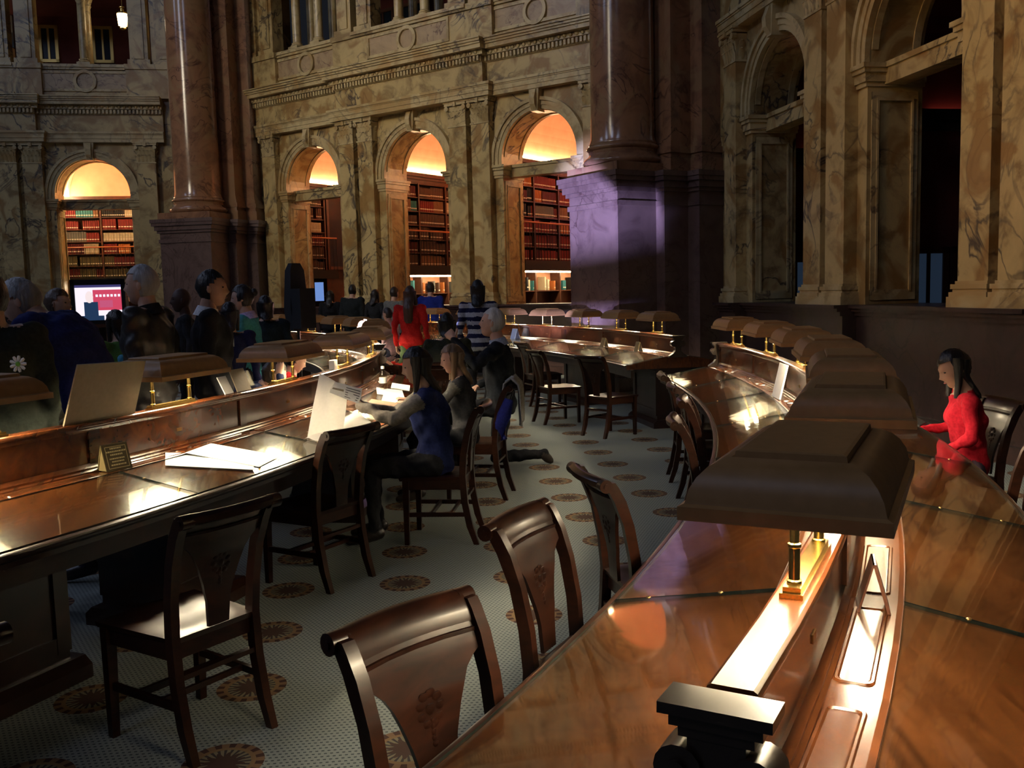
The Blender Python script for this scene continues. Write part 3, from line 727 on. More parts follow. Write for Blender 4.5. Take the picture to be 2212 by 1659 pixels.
def lantern(loc, label):
    r = empty('hanging_lantern', loc); tag(r, label, 'lantern')
    b = MB(); b.lathe([(.05, -.29), (.105, -.26), (.13, -.02), (.125, 0)], n=10); b.build('globe', 'lantern_glow', r, 40)
    b = MB(); b.lathe([(.04, 0), (.14, .0), (.13, .035), (.05, .06), (.045, .13), (.075, .15), (.075, .17), (.02, .19)], n=12); b.build('cap', 'brass', r, 40)
    b = MB(); b.lathe([(.03, -.38), (.08, -.36), (.085, -.335), (.05, -.30)], n=12); b.build('finial', 'brass', r, 40)
    for k in range(5):
        a = 2 * math.pi * k / 5; b = MB(); b.tube([(.105 * math.cos(a), .105 * math.sin(a), -.30), (.135 * math.cos(a), .135 * math.sin(a), .0)], .006, 5); b.build('cage_bar', 'brass', r)
    b = MB(); b.tube([(0, 0, .17), (0, 0, 9.3 - loc[2])], .008, 6); b.build('rod', 'brass', r)
    return r
lp = mwl @ Vector((A3 + .72, .35, 8.02))
lantern(tuple(atY(264, 31, lp.y)), 'glowing white glass lantern hanging in the upper gallery')
# ------------------------------------------------------------------ curved double-sided reading desks
C = Vector((-12.64, 8.32, 0))
RL, RR, HWD = 11.355, 14.74, .615
def pol(Rr, th, z=0.0):
    t = R(th); return Vector((C.x + Rr * math.cos(t), C.y + Rr * math.sin(t), z))
def ztop(o):
    """height of the writing surface at distance o from the divider"""
    return .836 if o <= .14 else .836 + (.752 - .836) * (o - .14) / (.60 - .14)
def desk(Rc, th0, nb, dth, label, ped, ends=(True, True)):
    th1 = th0 + nb * dth; mid = (th0 + th1) / 2
    root = empty('reading_desk', pol(Rc, mid)); org = root.location
    tag(root, label, 'desk')
    bd = lambda b, n, m, par=root, sm=None: b.build(n, m, par, sm, org=org)
    g = math.degrees(1 / Rc)                                   # degrees per metre
    for s in (1, -1):
        P = lambda l: [(Rc + s * o, z) for o, z in l]
        b = MB(); b.arcsweep(P([(.0, .836), (.14, .836), (.60, .752), (.60, .70), (.0, .70)]), th0, th1, C); bd(b, 'desktop', 'mahog')
        b = MB(); b.arcsweep(P([(.598, .754), (.612, .754), (.622, .749), (.626, .738), (.622, .727), (.612, .722), (.604, .715), (.602, .695), (.585, .690), (.56, .690), (.56, .70), (.598, .70)]), th0 - .02 * g, th1 + .02 * g, C); bd(b, 'edge_moulding', 'mahog_dark', sm=40)
        b = MB(); b.arcsweep(P([(.50, .69), (.535, .69), (.535, .60), (.50, .60)]), th0 + .03 * g, th1 - .03 * g, C); bd(b, 'apron', 'mahog_dark')
        for i in range(nb):
            a0, a1 = th0 + i * dth + .004 * g, th0 + (i + 1) * dth - .004 * g
            # sheet of plate glass on the slope
            b = MB(); t = .007
            sl = lambda o, dz: (Rc + s * o, ztop(o) + .0012 + dz)
            n = 4; rings = []
            for k in range(n + 1):
                th = R(a0 + (a1 - a0) * k / n)
                rings.append([(C.x + r * math.cos(th), C.y + r * math.sin(th), z) for r, z in (sl(.155, 0), sl(.597, 0), sl(.597, t), sl(.155, t))])
            for k in range(n):
                A, B = rings[k], rings[k + 1]
                for e in range(4): b.add([A[e], A[(e + 1) % 4], B[(e + 1) % 4], B[e]], [(0, 1, 2, 3)], 0 if e in (0, 2) else 1)
            b.add(rings[0], [(0, 1, 2, 3)], 1); b.add(rings[-1], [(3, 2, 1, 0)], 1)
            bd(b, 'glass_pane', ['glass', 'glass_edge'])
            # two sunk trays with rounded rims on the flat strip
            for q in (0, 1):
                c0 = a0 + dth * (.045 + .5 * q); c1 = c0 + dth * .395; b = MB()
                r0, r1 = Rc + s * .045, Rc + s * .118
                ra, rb = min(r0, r1), max(r0, r1)
                pts = []
                for (cx, cy, q0) in ((rb - .016, c1 - .016 * g, 0), (ra + .016, c1 - .016 * g, 90), (ra + .016, c0 + .016 * g, 180), (rb - .016, c0 + .016 * g, 270)):
                    for k in range(4):
                        aa = R(q0 + 30 * k); pts.append((cx + .016 * math.cos(aa), cy + .016 * g * math.sin(aa)))
                m_ = len(pts); cR, cT = (ra + rb) / 2, (c0 + c1) / 2
                def ring(f, z): return [tuple(pol(cR + (r - cR) * (1 - f / (rb - ra) * 2), cT + (t_ - cT) * (1 - f * g / (c1 - c0) * 2), z)) for r, t_ in pts]
                b.loft([ring(-.004, .8365), ring(-.001, .8405), ring(.004, .8405), ring(.008, .8370), ring(.010, .8368)], True); bd(b, 'pen_tray', 'mahog', sm=30)
        for i in range(1, nb):
            for o in (.30, .50):
                b = MB(); q = pol(Rc + s * o, th0 + i * dth, ztop(o) + .008); b.ball((q.x, q.y, q.z), (.0075, .0075, .004), 8, 5); bd(b, 'glass_stud', 'brass_dull', sm=60)
        # divider: panels, stiles, mouldings
        for i in range(nb):
            a0, a1 = th0 + i * dth, th0 + (i + 1) * dth
            b = MB(); b.arcsweep(P([(.0, .829), (.012, .829), (.012, 1.05), (.0, 1.05)]), a0, a1, C); pn = bd(b, 'divider_panel', 'mahog')
            mth = (a0 + a1) / 2; b = MB()
            b.arcsweep(P([(.011, .935), (.015, .935), (.015, .953), (.011, .953)]), mth - .019 * g, mth + .019 * g, C, 2); bd(b, 'number_plate', 'brass_dull', pn)
        for i in range(nb + 1):
            a = th0 + i * dth; lo, hi = (a - .034 * g, a + .034 * g)
            lo, hi = max(lo, th0), min(hi, th1)
            b = MB(); b.arcsweep(P([(.0, .829), (.022, .829), (.022, 1.05), (.0, 1.05)]), lo, hi, C, 2); bd(b, 'stile', 'mahog_stile')
        b = MB(); b.arcsweep(P([(.0, .829), (.042, .829), (.042, .845), (.034, .852), (.034, .862), (.027, .868), (.02, .880), (.0, .880)]), th0, th1, C); bd(b, 'base_moulding', 'mahog', sm=30)
        b = MB(); b.arcsweep(P([(.0, 1.03), (.020, 1.03), (.026, 1.042), (.026, 1.05), (.036, 1.053), (.038, 1.062), (.036, 1.071), (.030, 1.075), (.0, 1.075)]), th0, th1, C); bd(b, 'divider_cap', 'mahog', sm=30)
    for a0, a1 in ped:
        b = MB(); b.arcsweep([(Rc - .21, .09), (Rc + .21, .09), (Rc + .21, .70), (Rc - .21, .70)], a0, a1, C); pd = bd(b, 'pedestal', 'mahog_dark')
        b = MB(); b.arcsweep([(Rc - .27, 0), (Rc + .27, 0), (Rc + .27, .06), (Rc + .23, .095), (Rc - .23, .095), (Rc - .27, .06)], a0 - .06 * g, a1 + .06 * g, C); bd(b, 'plinth', 'mahog_dark', pd)
        for s in (-1, 1):
            b = MB(); fr = [(Rc + s * .208, .14), (Rc + s * .224, .14), (Rc + s * .224, .66), (Rc + s * .208, .66)]
            b.arcsweep(fr, a0, a0 + .07 * g, C, 2); b.arcsweep(fr, a1 - .07 * g, a1, C, 2)
            for z0, z1 in ((.14, .21), (.59, .66)): b.arcsweep([(Rc + s * .208, z0), (Rc + s * .222, z0), (Rc + s * .222, z1), (Rc + s * .208, z1)], a0, a1, C)
            bd(b, 'pedestal_frame', 'mahog_dark', pd)
    for e, th, d in ((ends[0], th0, -1), (ends[1], th1, 1)):
        if not e: continue
        # carved scroll bracket closing the divider: plate, volutes, flaring foot
        fr = Matrix.Translation(pol(Rc, th)) @ Matrix.Rotation(R(th), 4, 'Z')         # local x radial, y tangential
        b = MB(); T = lambda b_: [tuple(fr @ Vector(v)) for v in b_]
        q = MB(); q.box(-.078, .078, -.035 + d * .058, .035 + d * .058, 1.062, 1.078)
        q.v = T(q.v); sc_ = bd(q, 'end_bracket', 'black_wood')
        for z0, z1, w, dd in ((1.045, 1.062, .064, .030), (1.03, 1.045, .052, .026), (.99, 1.03, .040, .024)):
            q = MB(); q.box(-w, w, -dd + d * .056, dd + d * .056, z0, z1); q.v = T(q.v); bd(q, 'bracket_moulding', 'black_wood', sc_)
        for s in (-1, 1):
            q = MB(); q.tube([(s * .052, -.032 + d * .056, .985), (s * .052, .032 + d * .056, .985)], .034, 14); q.tube([(s * .052, -.040 + d * .056, .985), (s * .052, .040 + d * .056, .985)], .014, 10); q.v = T(q.v); bd(q, 'volute', 'black_wood', sc_, 40)
        q = MB(); prof = [(.040, .99), (.046, .96), (.034, .935), (.036, .905), (.055, .88), (.085, .86), (.105, .845), (.108, .829)]
        q.loft([[(-x, -.026 + d * .054, z), (x, -.026 + d * .054, z), (x, .030 + d * .054, z), (-x, .030 + d * .054, z)] for x, z in prof]); q.v = T(q.v); bd(q, 'bracket_body', 'black_wood', sc_)
    return root
desk(RR, -28.63, 7, 4.583, 'long curved glass-topped mahogany desk with the black scroll bracket', [(-28.3, -26.6), (-22.6, -19.6), (-14.8, -11.6), (-6.2, -3.2), (1.0, 3.2)])
desk(RR, 9.4, 7, 4.8, 'far curved desk beside the great column with five lamps in a row', [(9.7, 12.9), (19.4, 22.4), (29.0, 32), (38.6, 41.5)])
desk(RL, -32.8, 6, 6.2, 'curved mahogany desk the seated newspaper reader uses', [(-26.0, -22.4), (-19.3, -16.6), (-8.3, -6.6), (.9, 3.9)], (False, True))
desk(RL, 11.0, 6, 6.2, 'distant curved desk behind the red sweater woman', [(11.4, 14.5), (23.6, 26.8), (36, 39)])

# ------------------------------------------------------------------ desk lamps
def lamp_proto():
    r = empty('desk_lamp')
    b = MB(); b.prism([(-.185, -.021), (.185, -.021), (.185, .021), (-.185, .021)], 0, .010, 'z'); b.prism([(-.178, -.016), (.178, -.016), (.178, .016), (-.178, .016)], .010, .020, 'z'); b.build('base', 'brass', r)
    for s in (-1, 1):
        b = MB(); b.lathe([(.0135, .02), (.0135, .026), (.0102, .028), (.0102, .086), (.0122, .088), (.0122, .094), (.0088, .096), (.0088, .20)], (s * .150, 0, 0), 14); b.build('post', 'brass', r, 40)
    def rect(hx, hy, z): return [(-hx, -hy, z), (hx, -hy, z), (hx, hy, z), (-hx, hy, z)]
    Z = .155
    prof = [(.292, .176, 0), (.292, .176, .024), (.282, .166, .028), (.280, .164, .034), (.276, .160, .052), (.264, .149, .072), (.246, .134, .088), (.226, .116, .098), (.208, .100, .102), (.204, .096, .100), (.202, .094, .112), (.196, .088, .114)]
    inn = [(.285, .169, 0), (.270, .154, .045), (.235, .120, .088), (.19, .08, .094)]
    b = MB(); b.loft([rect(x, y, Z + z) for x, y, z in prof], False); k = len(prof) - 1
    b.add(rect(*prof[-1][:2], Z + prof[-1][2]), [(0, 1, 2, 3)])
    o_, i_ = rect(.292, .176, Z), rect(.285, .169, Z); b.add(o_ + i_, [(j, (j + 1) % 4, 4 + (j + 1) % 4, 4 + j) for j in range(4)])
    sh = b.build('shade', 'bronze', r, 22)
    b = MB(); b.loft([rect(x, y, Z + z) for x, y, z in inn], False); b.add(rect(.19, .08, Z + .094), [(3, 2, 1, 0)]); b.build('reflector', 'white_enamel', sh, None, fix=False)
    for s in (-1, 1):
        b = MB(); b.tube([(-.20, s * .045, Z + .072), (.20, s * .045, Z + .072)], .014, 8); b.build('tube', 'tube', r)
    return register(r)
LAMP = lamp_proto(); first = [True]
def place_lamp(Rc, th, label, group):
    o = LAMP if first[0] else copy_tree(LAMP); first[0] = False
    o.location = pol(Rc, th, 1.075); o.rotation_euler = (0, 0, R(th + 90)); tag(o, label, 'lamp', group); return o
for i in range(7):
    lab = ['bronze shade desk lamp next to the black scroll bracket'] + ['bronze shade desk lamp on glass topped desk, %s from the black scroll bracket' % w_ for w_ in ('second', 'third', 'fourth', 'fifth', 'sixth', 'seventh')]
    place_lamp(RR, -28.63 + 4.583 * (i + .5), lab[i], 'desk lamps along the glass topped aisle desk')
for i in range(7): place_lamp(RR, 9.4 + 4.8 * (i + .5), 'bronze shade lamp on the far desk, %s from its end by the great column' % ('first', 'second', 'third', 'fourth', 'fifth', 'sixth', 'seventh')[i], 'desk lamps on the far desk' if i < 5 else 'desk lamps behind the standing women')
ll = ['', 'bronze shade desk lamp in front of the dark green jacket', 'bronze shade desk lamp just behind the leaning tan board', 'bronze shade desk lamp in front of the person resting head on hand', 'bronze shade desk lamp with small white box at its foot', 'bronze shade desk lamp at the end of the newspaper desk']
for i in range(1, 6): place_lamp(RL, -32.8 + 6.2 * (i + .5) - .15, ll[i], 'desk lamps along the newspaper desk')
for i in range(6): place_lamp(RL, 11.0 + 6.2 * (i + .5), 'bronze shade lamp on distant inner desk, %s from its end by the red sweater' % ('first', 'second', 'third', 'fourth', 'fifth', 'sixth')[i], 'desk lamps on the distant desk')

# ------------------------------------------------------------------ chairs (local: sitter faces +y, origin on floor under seat centre)
def chair_proto():
    r = empty('library_chair'); m = 'chairwood'
    # saddle seat
    n = 8; top = []; 
    def outline(s_): return [(-.205 * s_, .225), (.205 * s_, .225), (.19 * s_, -.19), (-.19 * s_, -.19)]
    b = MB(); N = 10; grid = []
    for j in range(N + 1):
        for i in range(N + 1):
            v = j / N; u = i / N * 2 - 1; hw_ = .185 + .035 * v; y = -.20 + .43 * v
            dip = -.014 * (1 - u * u) * math.sin(math.pi * min(1, v * 1.1)) + .006 * math.exp(-(u / .25) ** 2) * v
            edge = -.008 if i in (0, N) or j in (0, N) else 0
            grid.append((u * hw_, y, .455 + dip + edge))
    fs = [(j * (N + 1) + i, j * (N + 1) + i + 1, (j + 1) * (N + 1) + i + 1, (j + 1) * (N + 1) + i) for j in range(N) for i in range(N)]
    k = len(grid); bot = [(x * .97, y * .97, .425) for x, y, z in grid]
    per = [i for i in range(N + 1)] + [(j + 1) * (N + 1) + N for j in range(N)] + [N * (N + 1) + i for i in range(N - 1, -1, -1)] + [j * (N + 1) for j in range(N - 1, 0, -1)]
    fs += [(per[a], per[(a + 1) % len(per)], per[(a + 1) % len(per)] + k, per[a] + k) for a in range(len(per))] + [tuple(k + a for a in reversed(per))]
    b.add(grid + bot, fs); b.build('seat', m, r, 35)
    b = MB(); b.box(-.175, .175, .165, .19, .365, .43); b.box(-.16, .16, -.185, -.165, .365, .43); b.bar((-.19, .175, .397), (-.172, -.17, .397), .022, .065); b.bar((.19, .175, .397), (.172, -.17, .397), .022, .065); b.build('seat_rail', m, r)
    for s in (-1, 1):
        b = MB(); b.bar((s * .195, .185, .43), (s * .195, .190, 0), .042, .042, (0, 1, 0), .030, .030); b.build('front_leg', m, r)
        # rear leg and stile: one sweeping piece, ending in a rolled scroll
        pts = [(0, -.265), (.12, -.225), (.28, -.195), (.45, -.185), (.58, -.195), (.72, -.222), (.82, -.258), (.875, -.288), (.895, -.302)]
        rings = []
        for z, y in pts:
            w_, d_ = (.017, .021) if z > .03 else (.015, .017)
            if z > .8: d_ = .024
            xs = s * (.176 + .012 * max(0, z - .45) / .45)
            rings.append([(xs - w_, y - d_, z), (xs + w_, y - d_, z), (xs + w_, y + d_, z), (xs - w_, y + d_, z)])
        b = MB(); b.loft(rings); st = b.build('rear_post', m, r, 50)
        b = MB(); b.tube([(s * .165, -.318, .885), (s * .214, -.318, .885)], .026, 14); b.tube([(s * .165, -.318, .885), (s * .218, -.318, .885)], .010, 10); b.build('scroll', m, st, 40)
        b = MB(); b.bar((s * .193, .187, .20), (s * .181, -.205, .20), .018, .028); b.build('side_stretcher', m, r)
    b = MB(); b.bar((-.186, .03, .20), (.186, .03, .20), .026, .018, (0, 1, 0)); b.bar((-.186, -.10, .20), (.186, -.10, .20), .022, .016, (0, 1, 0)); b.build('cross_stretcher', m, r)
    b = MB(); b.bar((-.172, -.195, .30), (.172, -.195, .30), .018, .026, (0, 1, 0)); b.build('rear_stretcher', m, r)
    # back panel: broad top sweeping into a vase-shaped splat
    def yb(z): return float(np.interp(z, [.45, .58, .72, .82, .875, .905], [-.188, -.197, -.224, -.260, -.288, -.308]))
    def hw_of(z): return float(np.interp(z, [.45, .55, .62, .68, .72, .75, .772, .787, .80, .9], [.044, .050, .068, .090, .108, .126, .150, .172, .176, .178]))
    zs = [.455, .50, .55, .59, .62, .65, .68, .70, .72, .735, .75, .76, .772, .78, .787, .80, .84, .87]
    bow = lambda x: -.022 * (1 - (x / .178) ** 2)
    U = [-1, -.6, -.2, .2, .6, 1]
    rings = [[(hw_of(z) * u, yb(z) - .007 + bow(hw_of(z) * u), z) for u in U] + [(hw_of(z) * u, yb(z) + .007 + bow(hw_of(z) * u), z) for u in reversed(U)] for z in zs]
    b = MB(); b.loft(rings); sp_ = b.build('splat', m, r, 60)
    b = MB()
    for side in (-1, 1):
        zc = .69; y0 = yb(zc) - .021 + side * .0065
        for k in range(9):
            a = R(20 + 40 * k); b.ball((.031 * math.cos(a), yb(zc + .03 * math.sin(a)) - .021 + side * .0062, zc + .036 * math.sin(a)), (.015, .0035, .012), 7, 5)
        b.ball((0, y0, zc), (.015, .0045, .015), 8, 5)
        for k in range(5): b.ball((0, yb(.62 + .012 * k) - .021 + side * .007, .612 + .013 * k), (.010 - .001 * k, .0032, .009), 6, 5)
    b.build('carved_rosette', m, sp_, 60)
    # rolled top rail
    prof = [(-.262, .845), (-.270, .868), (-.286, .892), (-.305, .908), (-.327, .910), (-.342, .897), (-.340, .876), (-.322, .868), (-.312, .878), (-.300, .876), (-.288, .858), (-.276, .838)]
    b = MB(); b.loft([[(.174 * u, y + bow(.174 * u), z) for y, z in prof] for u in (-1, -.75, -.5, -.25, 0, .25, .5, .75, 1)]); b.build('top_rail', m, r, 50)
    b = MB(); b.loft([[(.172 * u, yb(.83) + bow(.172 * u) + dy, .827 + dz) for dy, dz in ((-.013, -.005), (.013, -.005), (.013, .005), (-.013, .005))] for u in (-1, -.5, 0, .5, 1)]); b.build('rail_bead', m, r)
    return register(r)
CHAIR = chair_proto(); cfirst = [True]
def place_chair(loc, face, label, group=None):
    """face: direction (degrees, world) the sitter looks to"""
    o = CHAIR if cfirst[0] else copy_tree(CHAIR); cfirst[0] = False
    o.location = (loc[0], loc[1], 0); o.rotation_euler = (0, 0, R(face - 90)); tag(o, label, 'chair', group); return o
def chair_back_at(mid_top, face, *a):
    """place by the midpoint of the top rail"""
    d = Vector((math.cos(R(face)), math.sin(R(face)), 0)); return place_chair(Vector(mid_top) + d * .315, face, *a)
def ring_chair(Rc_, th, side, off, turn, *a):
    """chair at a desk; side +1 outside / -1 inside; off = seat centre from desk centre line"""
    p_ = pol(Rc_ + side * off, th); return place_chair(p_, th + (180 if side > 0 else 0) + turn, *a)
chair_back_at((-.265, 2.10, 0), -45 + 2, 'dark mahogany library chair closest to the black scroll bracket')
chair_back_at((.005, 3.03, 0), -28, 'dark mahogany library chair second from the black scroll bracket, seat tucked under glass')
chair_back_at((.30, 3.69, 0), 14, 'dark mahogany library chair turned aslant, third from the black scroll bracket')
chair_back_at((-1.01, 3.245, 0), 145, 'dark library chair with lit seat at the desk with the sign')
chair_back_at((-.895, 5.125, 0), 148, 'dark library chair with empty seat next to newspaper reader')
ring_chair(RL, -10.2, 1, .98, 4, 'dark library chair under the seated newspaper reader')
ring_chair(RL, -4.2, 1, 1.02, -6, 'dark library chair with a pale coat over its back')
g_ = 'chairs at the far desk'
chair_back_at((.275, 11.38, 0), 22, 'dark library chair with a light catching its seat at the far desk', g_)
chair_back_at((.85, 10.17, 0), 39, 'dark library chair at the end of the far desk', g_)
ring_chair(RR, 21.0, -1, .74, 0, 'dark library chair tucked in beside the kneeling man at far desk', g_)
g_ = 'chairs along the aisle side of the glass desk'
for th, off, tn, lb in ((-1.9, .50, -4, 'closest to the far desk'), (-5.65, .51, 3, 'second from the far desk'), (-9.2, .48, -3, 'third from the far desk'), (-12.9, .52, 4, 'beside the pedestal plinth')): ring_chair(RR, th, -1, off, tn, 'dark library chair tucked under glass desk on the aisle side, ' + lb, g_)
chair_back_at((3.0, 5.62, 0), 182, 'dark library chair under the girl in red')
chair_back_at((2.43, 4.14, 0), 166, 'dark library chair with shiny top rail next to girl in red')
g_ = 'chairs beyond the newspaper desk'
for th in (-26.8, -21.9): ring_chair(RL, th, -1, .86, 0, 'dark library chair on the far side of the newspaper desk, %s' % ('near the sign' if th > -24 else 'below the dark green jacket'), g_)
ring_chair(RL, 13.2, 1, .75, 0, 'dark library chair beside green trousers of the red sweater woman', 'chairs at the distant desk')
q_ = atZ(-200, 1432, .89); chair_back_at((q_.x, q_.y, 0), 150, 'dark library chair beside the chair with the lit seat')
# ------------------------------------------------------------------ things on the desks
def slab(name, pts, th, mat, label, cat, group=None):
    """thin sheet or card from four world corners, thickness along its normal"""
    P = [Vector(p) for p in pts]; nn = (P[1] - P[0]).cross(P[3] - P[0]).normalized() * th; org = sum(P, Vector()) / 4
    b = MB(); b.add(P + [p + nn for p in P], [(3, 2, 1, 0), (4, 5, 6, 7), (0, 1, 5, 4), (1, 2, 6, 5), (2, 3, 7, 6), (3, 0, 4, 7)])
    o = b.build(name, mat, None, org=org); o.location = org; tag(o, label, cat, group); return o
def desk_pt(Rc, th, off, lift=0.0):
    return pol(Rc + off, th, ztop(abs(off)) + .0092 + lift)
def sheet(Rc, th, off, w, d, rot, label, group, lift=0.0, mat='paper', th_=.0012):
    c = pol(Rc + off, th); a = R(th + rot); ux, uy = Vector((math.cos(a), math.sin(a), 0)), Vector((-math.sin(a), math.cos(a), 0)); rad = Vector((math.cos(R(th)), math.sin(R(th)), 0))
    pts = []
    for i, j in ((-1, -1), (1, -1), (1, 1), (-1, 1)):
        p = c + ux * d / 2 * i + uy * w / 2 * j; o = off + (p - c).dot(rad); p.z = ztop(abs(o)) + .0092 + lift; pts.append(p)
    return slab('paper_sheet', pts, th_, mat, label, 'paper', group)
sheet(RL, -18.05, .30, .30, .42, 38, 'white sheet lying flat beside the sign, partly covered by another', 'loose sheets beside the sign', .0)
sheet(RL, -17.2, .33, .28, .40, 8, 'white sheet lying on top of another sheet beside the sign', 'loose sheets beside the sign', .0022)
g_ = 'papers in front of the blonde reader'
sheet(RL, -2.9, .28, .42, .22, 12, 'white open pages in front of the blonde reader', g_); sheet(RL, -.6, .30, .40, .16, 6, 'white open pages in front of the blonde reader', g_)
sheet(RL, -4.9, .36, .40, .12, 10, 'white open pages in front of the blonde reader', g_, .002)
M['news_inner'] = mottled('newsprint_brown', (.30, .18, .11), (.40, .26, .17), 8, .8, .02)
sheet(RL, -6.6, .42, .40, .30, 6, 'brown magazine lying open by the newspaper reader', None, .002, 'news_inner', .004)
# tent signs
M['sign_face'] = plain('sign_face_bronze', (.055, .040, .018), .35, .2)
M['sign_side'] = plain('sign_side', (.36, .28, .12), .5)
M['sign_text'] = plain('sign_lettering', (.45, .38, .20), .5)
def tent(Rc, th, off, rot, w, h, label, mats=('sign_face', 'sign_side'), text=False, group=None):
    root = empty('tent_sign', desk_pt(Rc, th, off, -.0075 if abs(off) < .14 else 0), R(th + rot)); tag(root, label, 'sign', group)
    d = h * .32                                             # local: face looks along +x
    b = MB(); b.prism([(d, 0), (0.004, h), (-.004, h), (d - .008, 0)], -w / 2, w / 2, 'y'); fc = b.build('face', mats[0], root)
    b = MB(); b.prism([(-d, 0), (-.004, h), (.0, h), (-d + .006, 0)], -w / 2, w / 2, 'y'); b.build('back', mats[1], root)
    if text: b = MB(); b.prism([(d - .01, .003), (0, h - .01), (-d + .01, .003)], -w / 2 + .002, -w / 2 + .006, 'y'); b.build('cheek', mats[1], root)
    if text:
        def on(z, y0, y1, t):
            x = d + (0.004 - d) * z / h + .0012; x2 = d + (0.004 - d) * (z + t) / h + .0012
            q = MB(); q.add([(x, y0, z), (x, y1, z), (x2, y1, z + t), (x2, y0, z + t)], [(0, 1, 2, 3)]); return q
        bo = MB()
        for z, y0, y1, t in ((.012, -w / 2 + .012, w / 2 - .012, .0025), (h - .014, -w / 2 + .012, w / 2 - .012, .0025)): q = on(z, y0, y1, t); bo.add(q.v, q.f)
        for y in (-w / 2 + .012, w / 2 - .0145): q = on(.012, y, y + .0025, h - .026); bo.add(q.v, q.f)
        bo.build('border_line', 'sign_text', fc, fix=False)
        for k, (z, hw_) in enumerate(((.80, .030), (.685, .052), (.57, .034), (.43, .042), (.32, .032), (.20, .040))):
            y = -hw_; q = MB()
            while y < hw_ - .004:
                l_ = random.uniform(.004, .011); e = on(h * z, y, min(y + l_, hw_), .0072 if k < 3 else .006); q.add(e.v, e.f); y += l_ + .0022
            q.build('lettering', 'sign_text', fc, fix=False)
    return root
tent(RL, -20.15, .085, -12, .135, .125, 'bronze tent sign with worn lettering on the newspaper desk', text=True)
tent(RR, -24.25, .085, 6, .10, .12, 'brown card tent standing by the pen trays', ('case', 'case'))
g_ = 'small signs on the far desk'
tent(RR, 17.9, -.11, 180, .13, .12, 'small dark tent sign on the far desk below its second lamp', ('sign_face', 'sign_face'), group=g_); tent(RR, 13.3, -.11, 180, .13, .12, 'small dark tent sign on the far desk below its end lamp', ('sign_face', 'sign_face'), group=g_)
M['blue_card'] = plain('blue_card', (.30, .42, .75), .6)
tent(RR, 29.6, -.12, 180, .15, .17, 'pale blue card standing on far desk beside the kneeling man', ('blue_card', 'blue_card'))
# acrylic holders on the aisle desk, white tablet edge
for th in (0.4, -4.6): tent(RR, th, -.12, 150, .16, .20, 'clear acrylic sign holder on the aisle desk, ' + ('at its far end' if th > 0 else 'beside the leaning white card'), ('acrylic', 'acrylic'), group='clear holders on the aisle desk')
p0 = pol(RR - .13, -7.6, .842); d_ = Vector((.10, .06, .0))
slab('leaning_tablet', [p0, p0 + Vector((.012, .22, 0)), p0 + Vector((.075, .25, .235)), p0 + Vector((.063, .03, .235))], .012, 'paper', 'white framed card leaning on the divider of aisle desk', 'card')
# big tan board leaning on the divider, seen from its plain back
Bt = pol(RL + .01, -21.25, 1.077); Be = pol(RL + .01, -19.0, 1.077)
up = Vector((-.10, .07, .30))
root = slab('leaning_board', [Bt, Be, Be + Vector((.085, -.03, .265)), Bt + Vector((.10, -.035, .28))], .008, 'board', 'big plain tan board propped on the divider of newspaper desk', 'board')
_m = (Bt + Be) / 2 - root.location; _o = Vector((math.cos(R(-20.1)), math.sin(R(-20.1)), 0)); b = MB(); b.bar(_m + _o * .075 + Vector((0, 0, .20)), _m - _o * .03 + Vector((0, 0, .002)), .05, .004, (0, 0, 1)); b.build('easel_strut', 'board', root)
# white leaflet holders beside the second lamp
def leaf_holder(th, w, h, mat, label):
    c = pol(RL, th, 1.0765); a = R(th + 90); t_ = Vector((math.cos(a), math.sin(a), 0)); n_ = Vector((math.cos(R(th)), math.sin(R(th)), 0))
    return slab('leaflet_holder', [c - t_ * w / 2, c + t_ * w / 2, c + t_ * w / 2 - n_ * .05 + Vector((0, 0, h)), c - t_ * w / 2 - n_ * .05 + Vector((0, 0, h))], .006, mat, label, 'holder')
leaf_holder(-14.75, .09, .10, 'paper', 'small white leaflet stack beside the lamp behind the tan board'); leaf_holder(-13.9, .16, .13, 'board', 'pale card on the divider beside the leaflet stack'); leaf_holder(-13.7, .20, .11, 'acrylic', 'clear acrylic leaflet holder on the divider')
c = pol(RL - .0, -6.35, 1.0765); b = MB(); b.box(-.045, .045, -.02, .02, 0, .07); b.box(-.04, .04, -.021, .021, .02, .05); o = b.build('white_box', 'paper'); o.location = c; o.rotation_euler = (0, 0, R(85)); tag(o, 'small white box at the foot of a lamp', 'box')
# bottle on the newspaper desk
b = MB(); b.lathe([(.030, 0), (.033, .01), (.033, .10), (.030, .13), (.014, .155), (.013, .175)], n=14)
M['bottle'] = thin_glass('bottle_plastic', (.75, .72, .66)); bt = empty('water_bottle', desk_pt(RL, -2.2, .20)); tag(bt, 'clear plastic bottle standing on the newspaper desk', 'bottle')
b.build('body', 'bottle', bt, 40); b = MB(); b.lathe([(.016, .172), (.016, .192), (.012, .195)], n=12); b.build('cap', 'paper', bt, 40); b = MB(); b.lathe([(.0338, .05), (.0338, .10)], n=14, cap=False); b.build('label_band', 'paper', bt, 40)
# inner side of the newspaper desk: glass case with papers
for th, ln in ((-8.4, .5), (-3.0, .5)): sheet(RL, th, -.32, .46, .30, 3, 'pale papers under the lamps on the far half of the newspaper desk', 'papers on the far half of the newspaper desk')

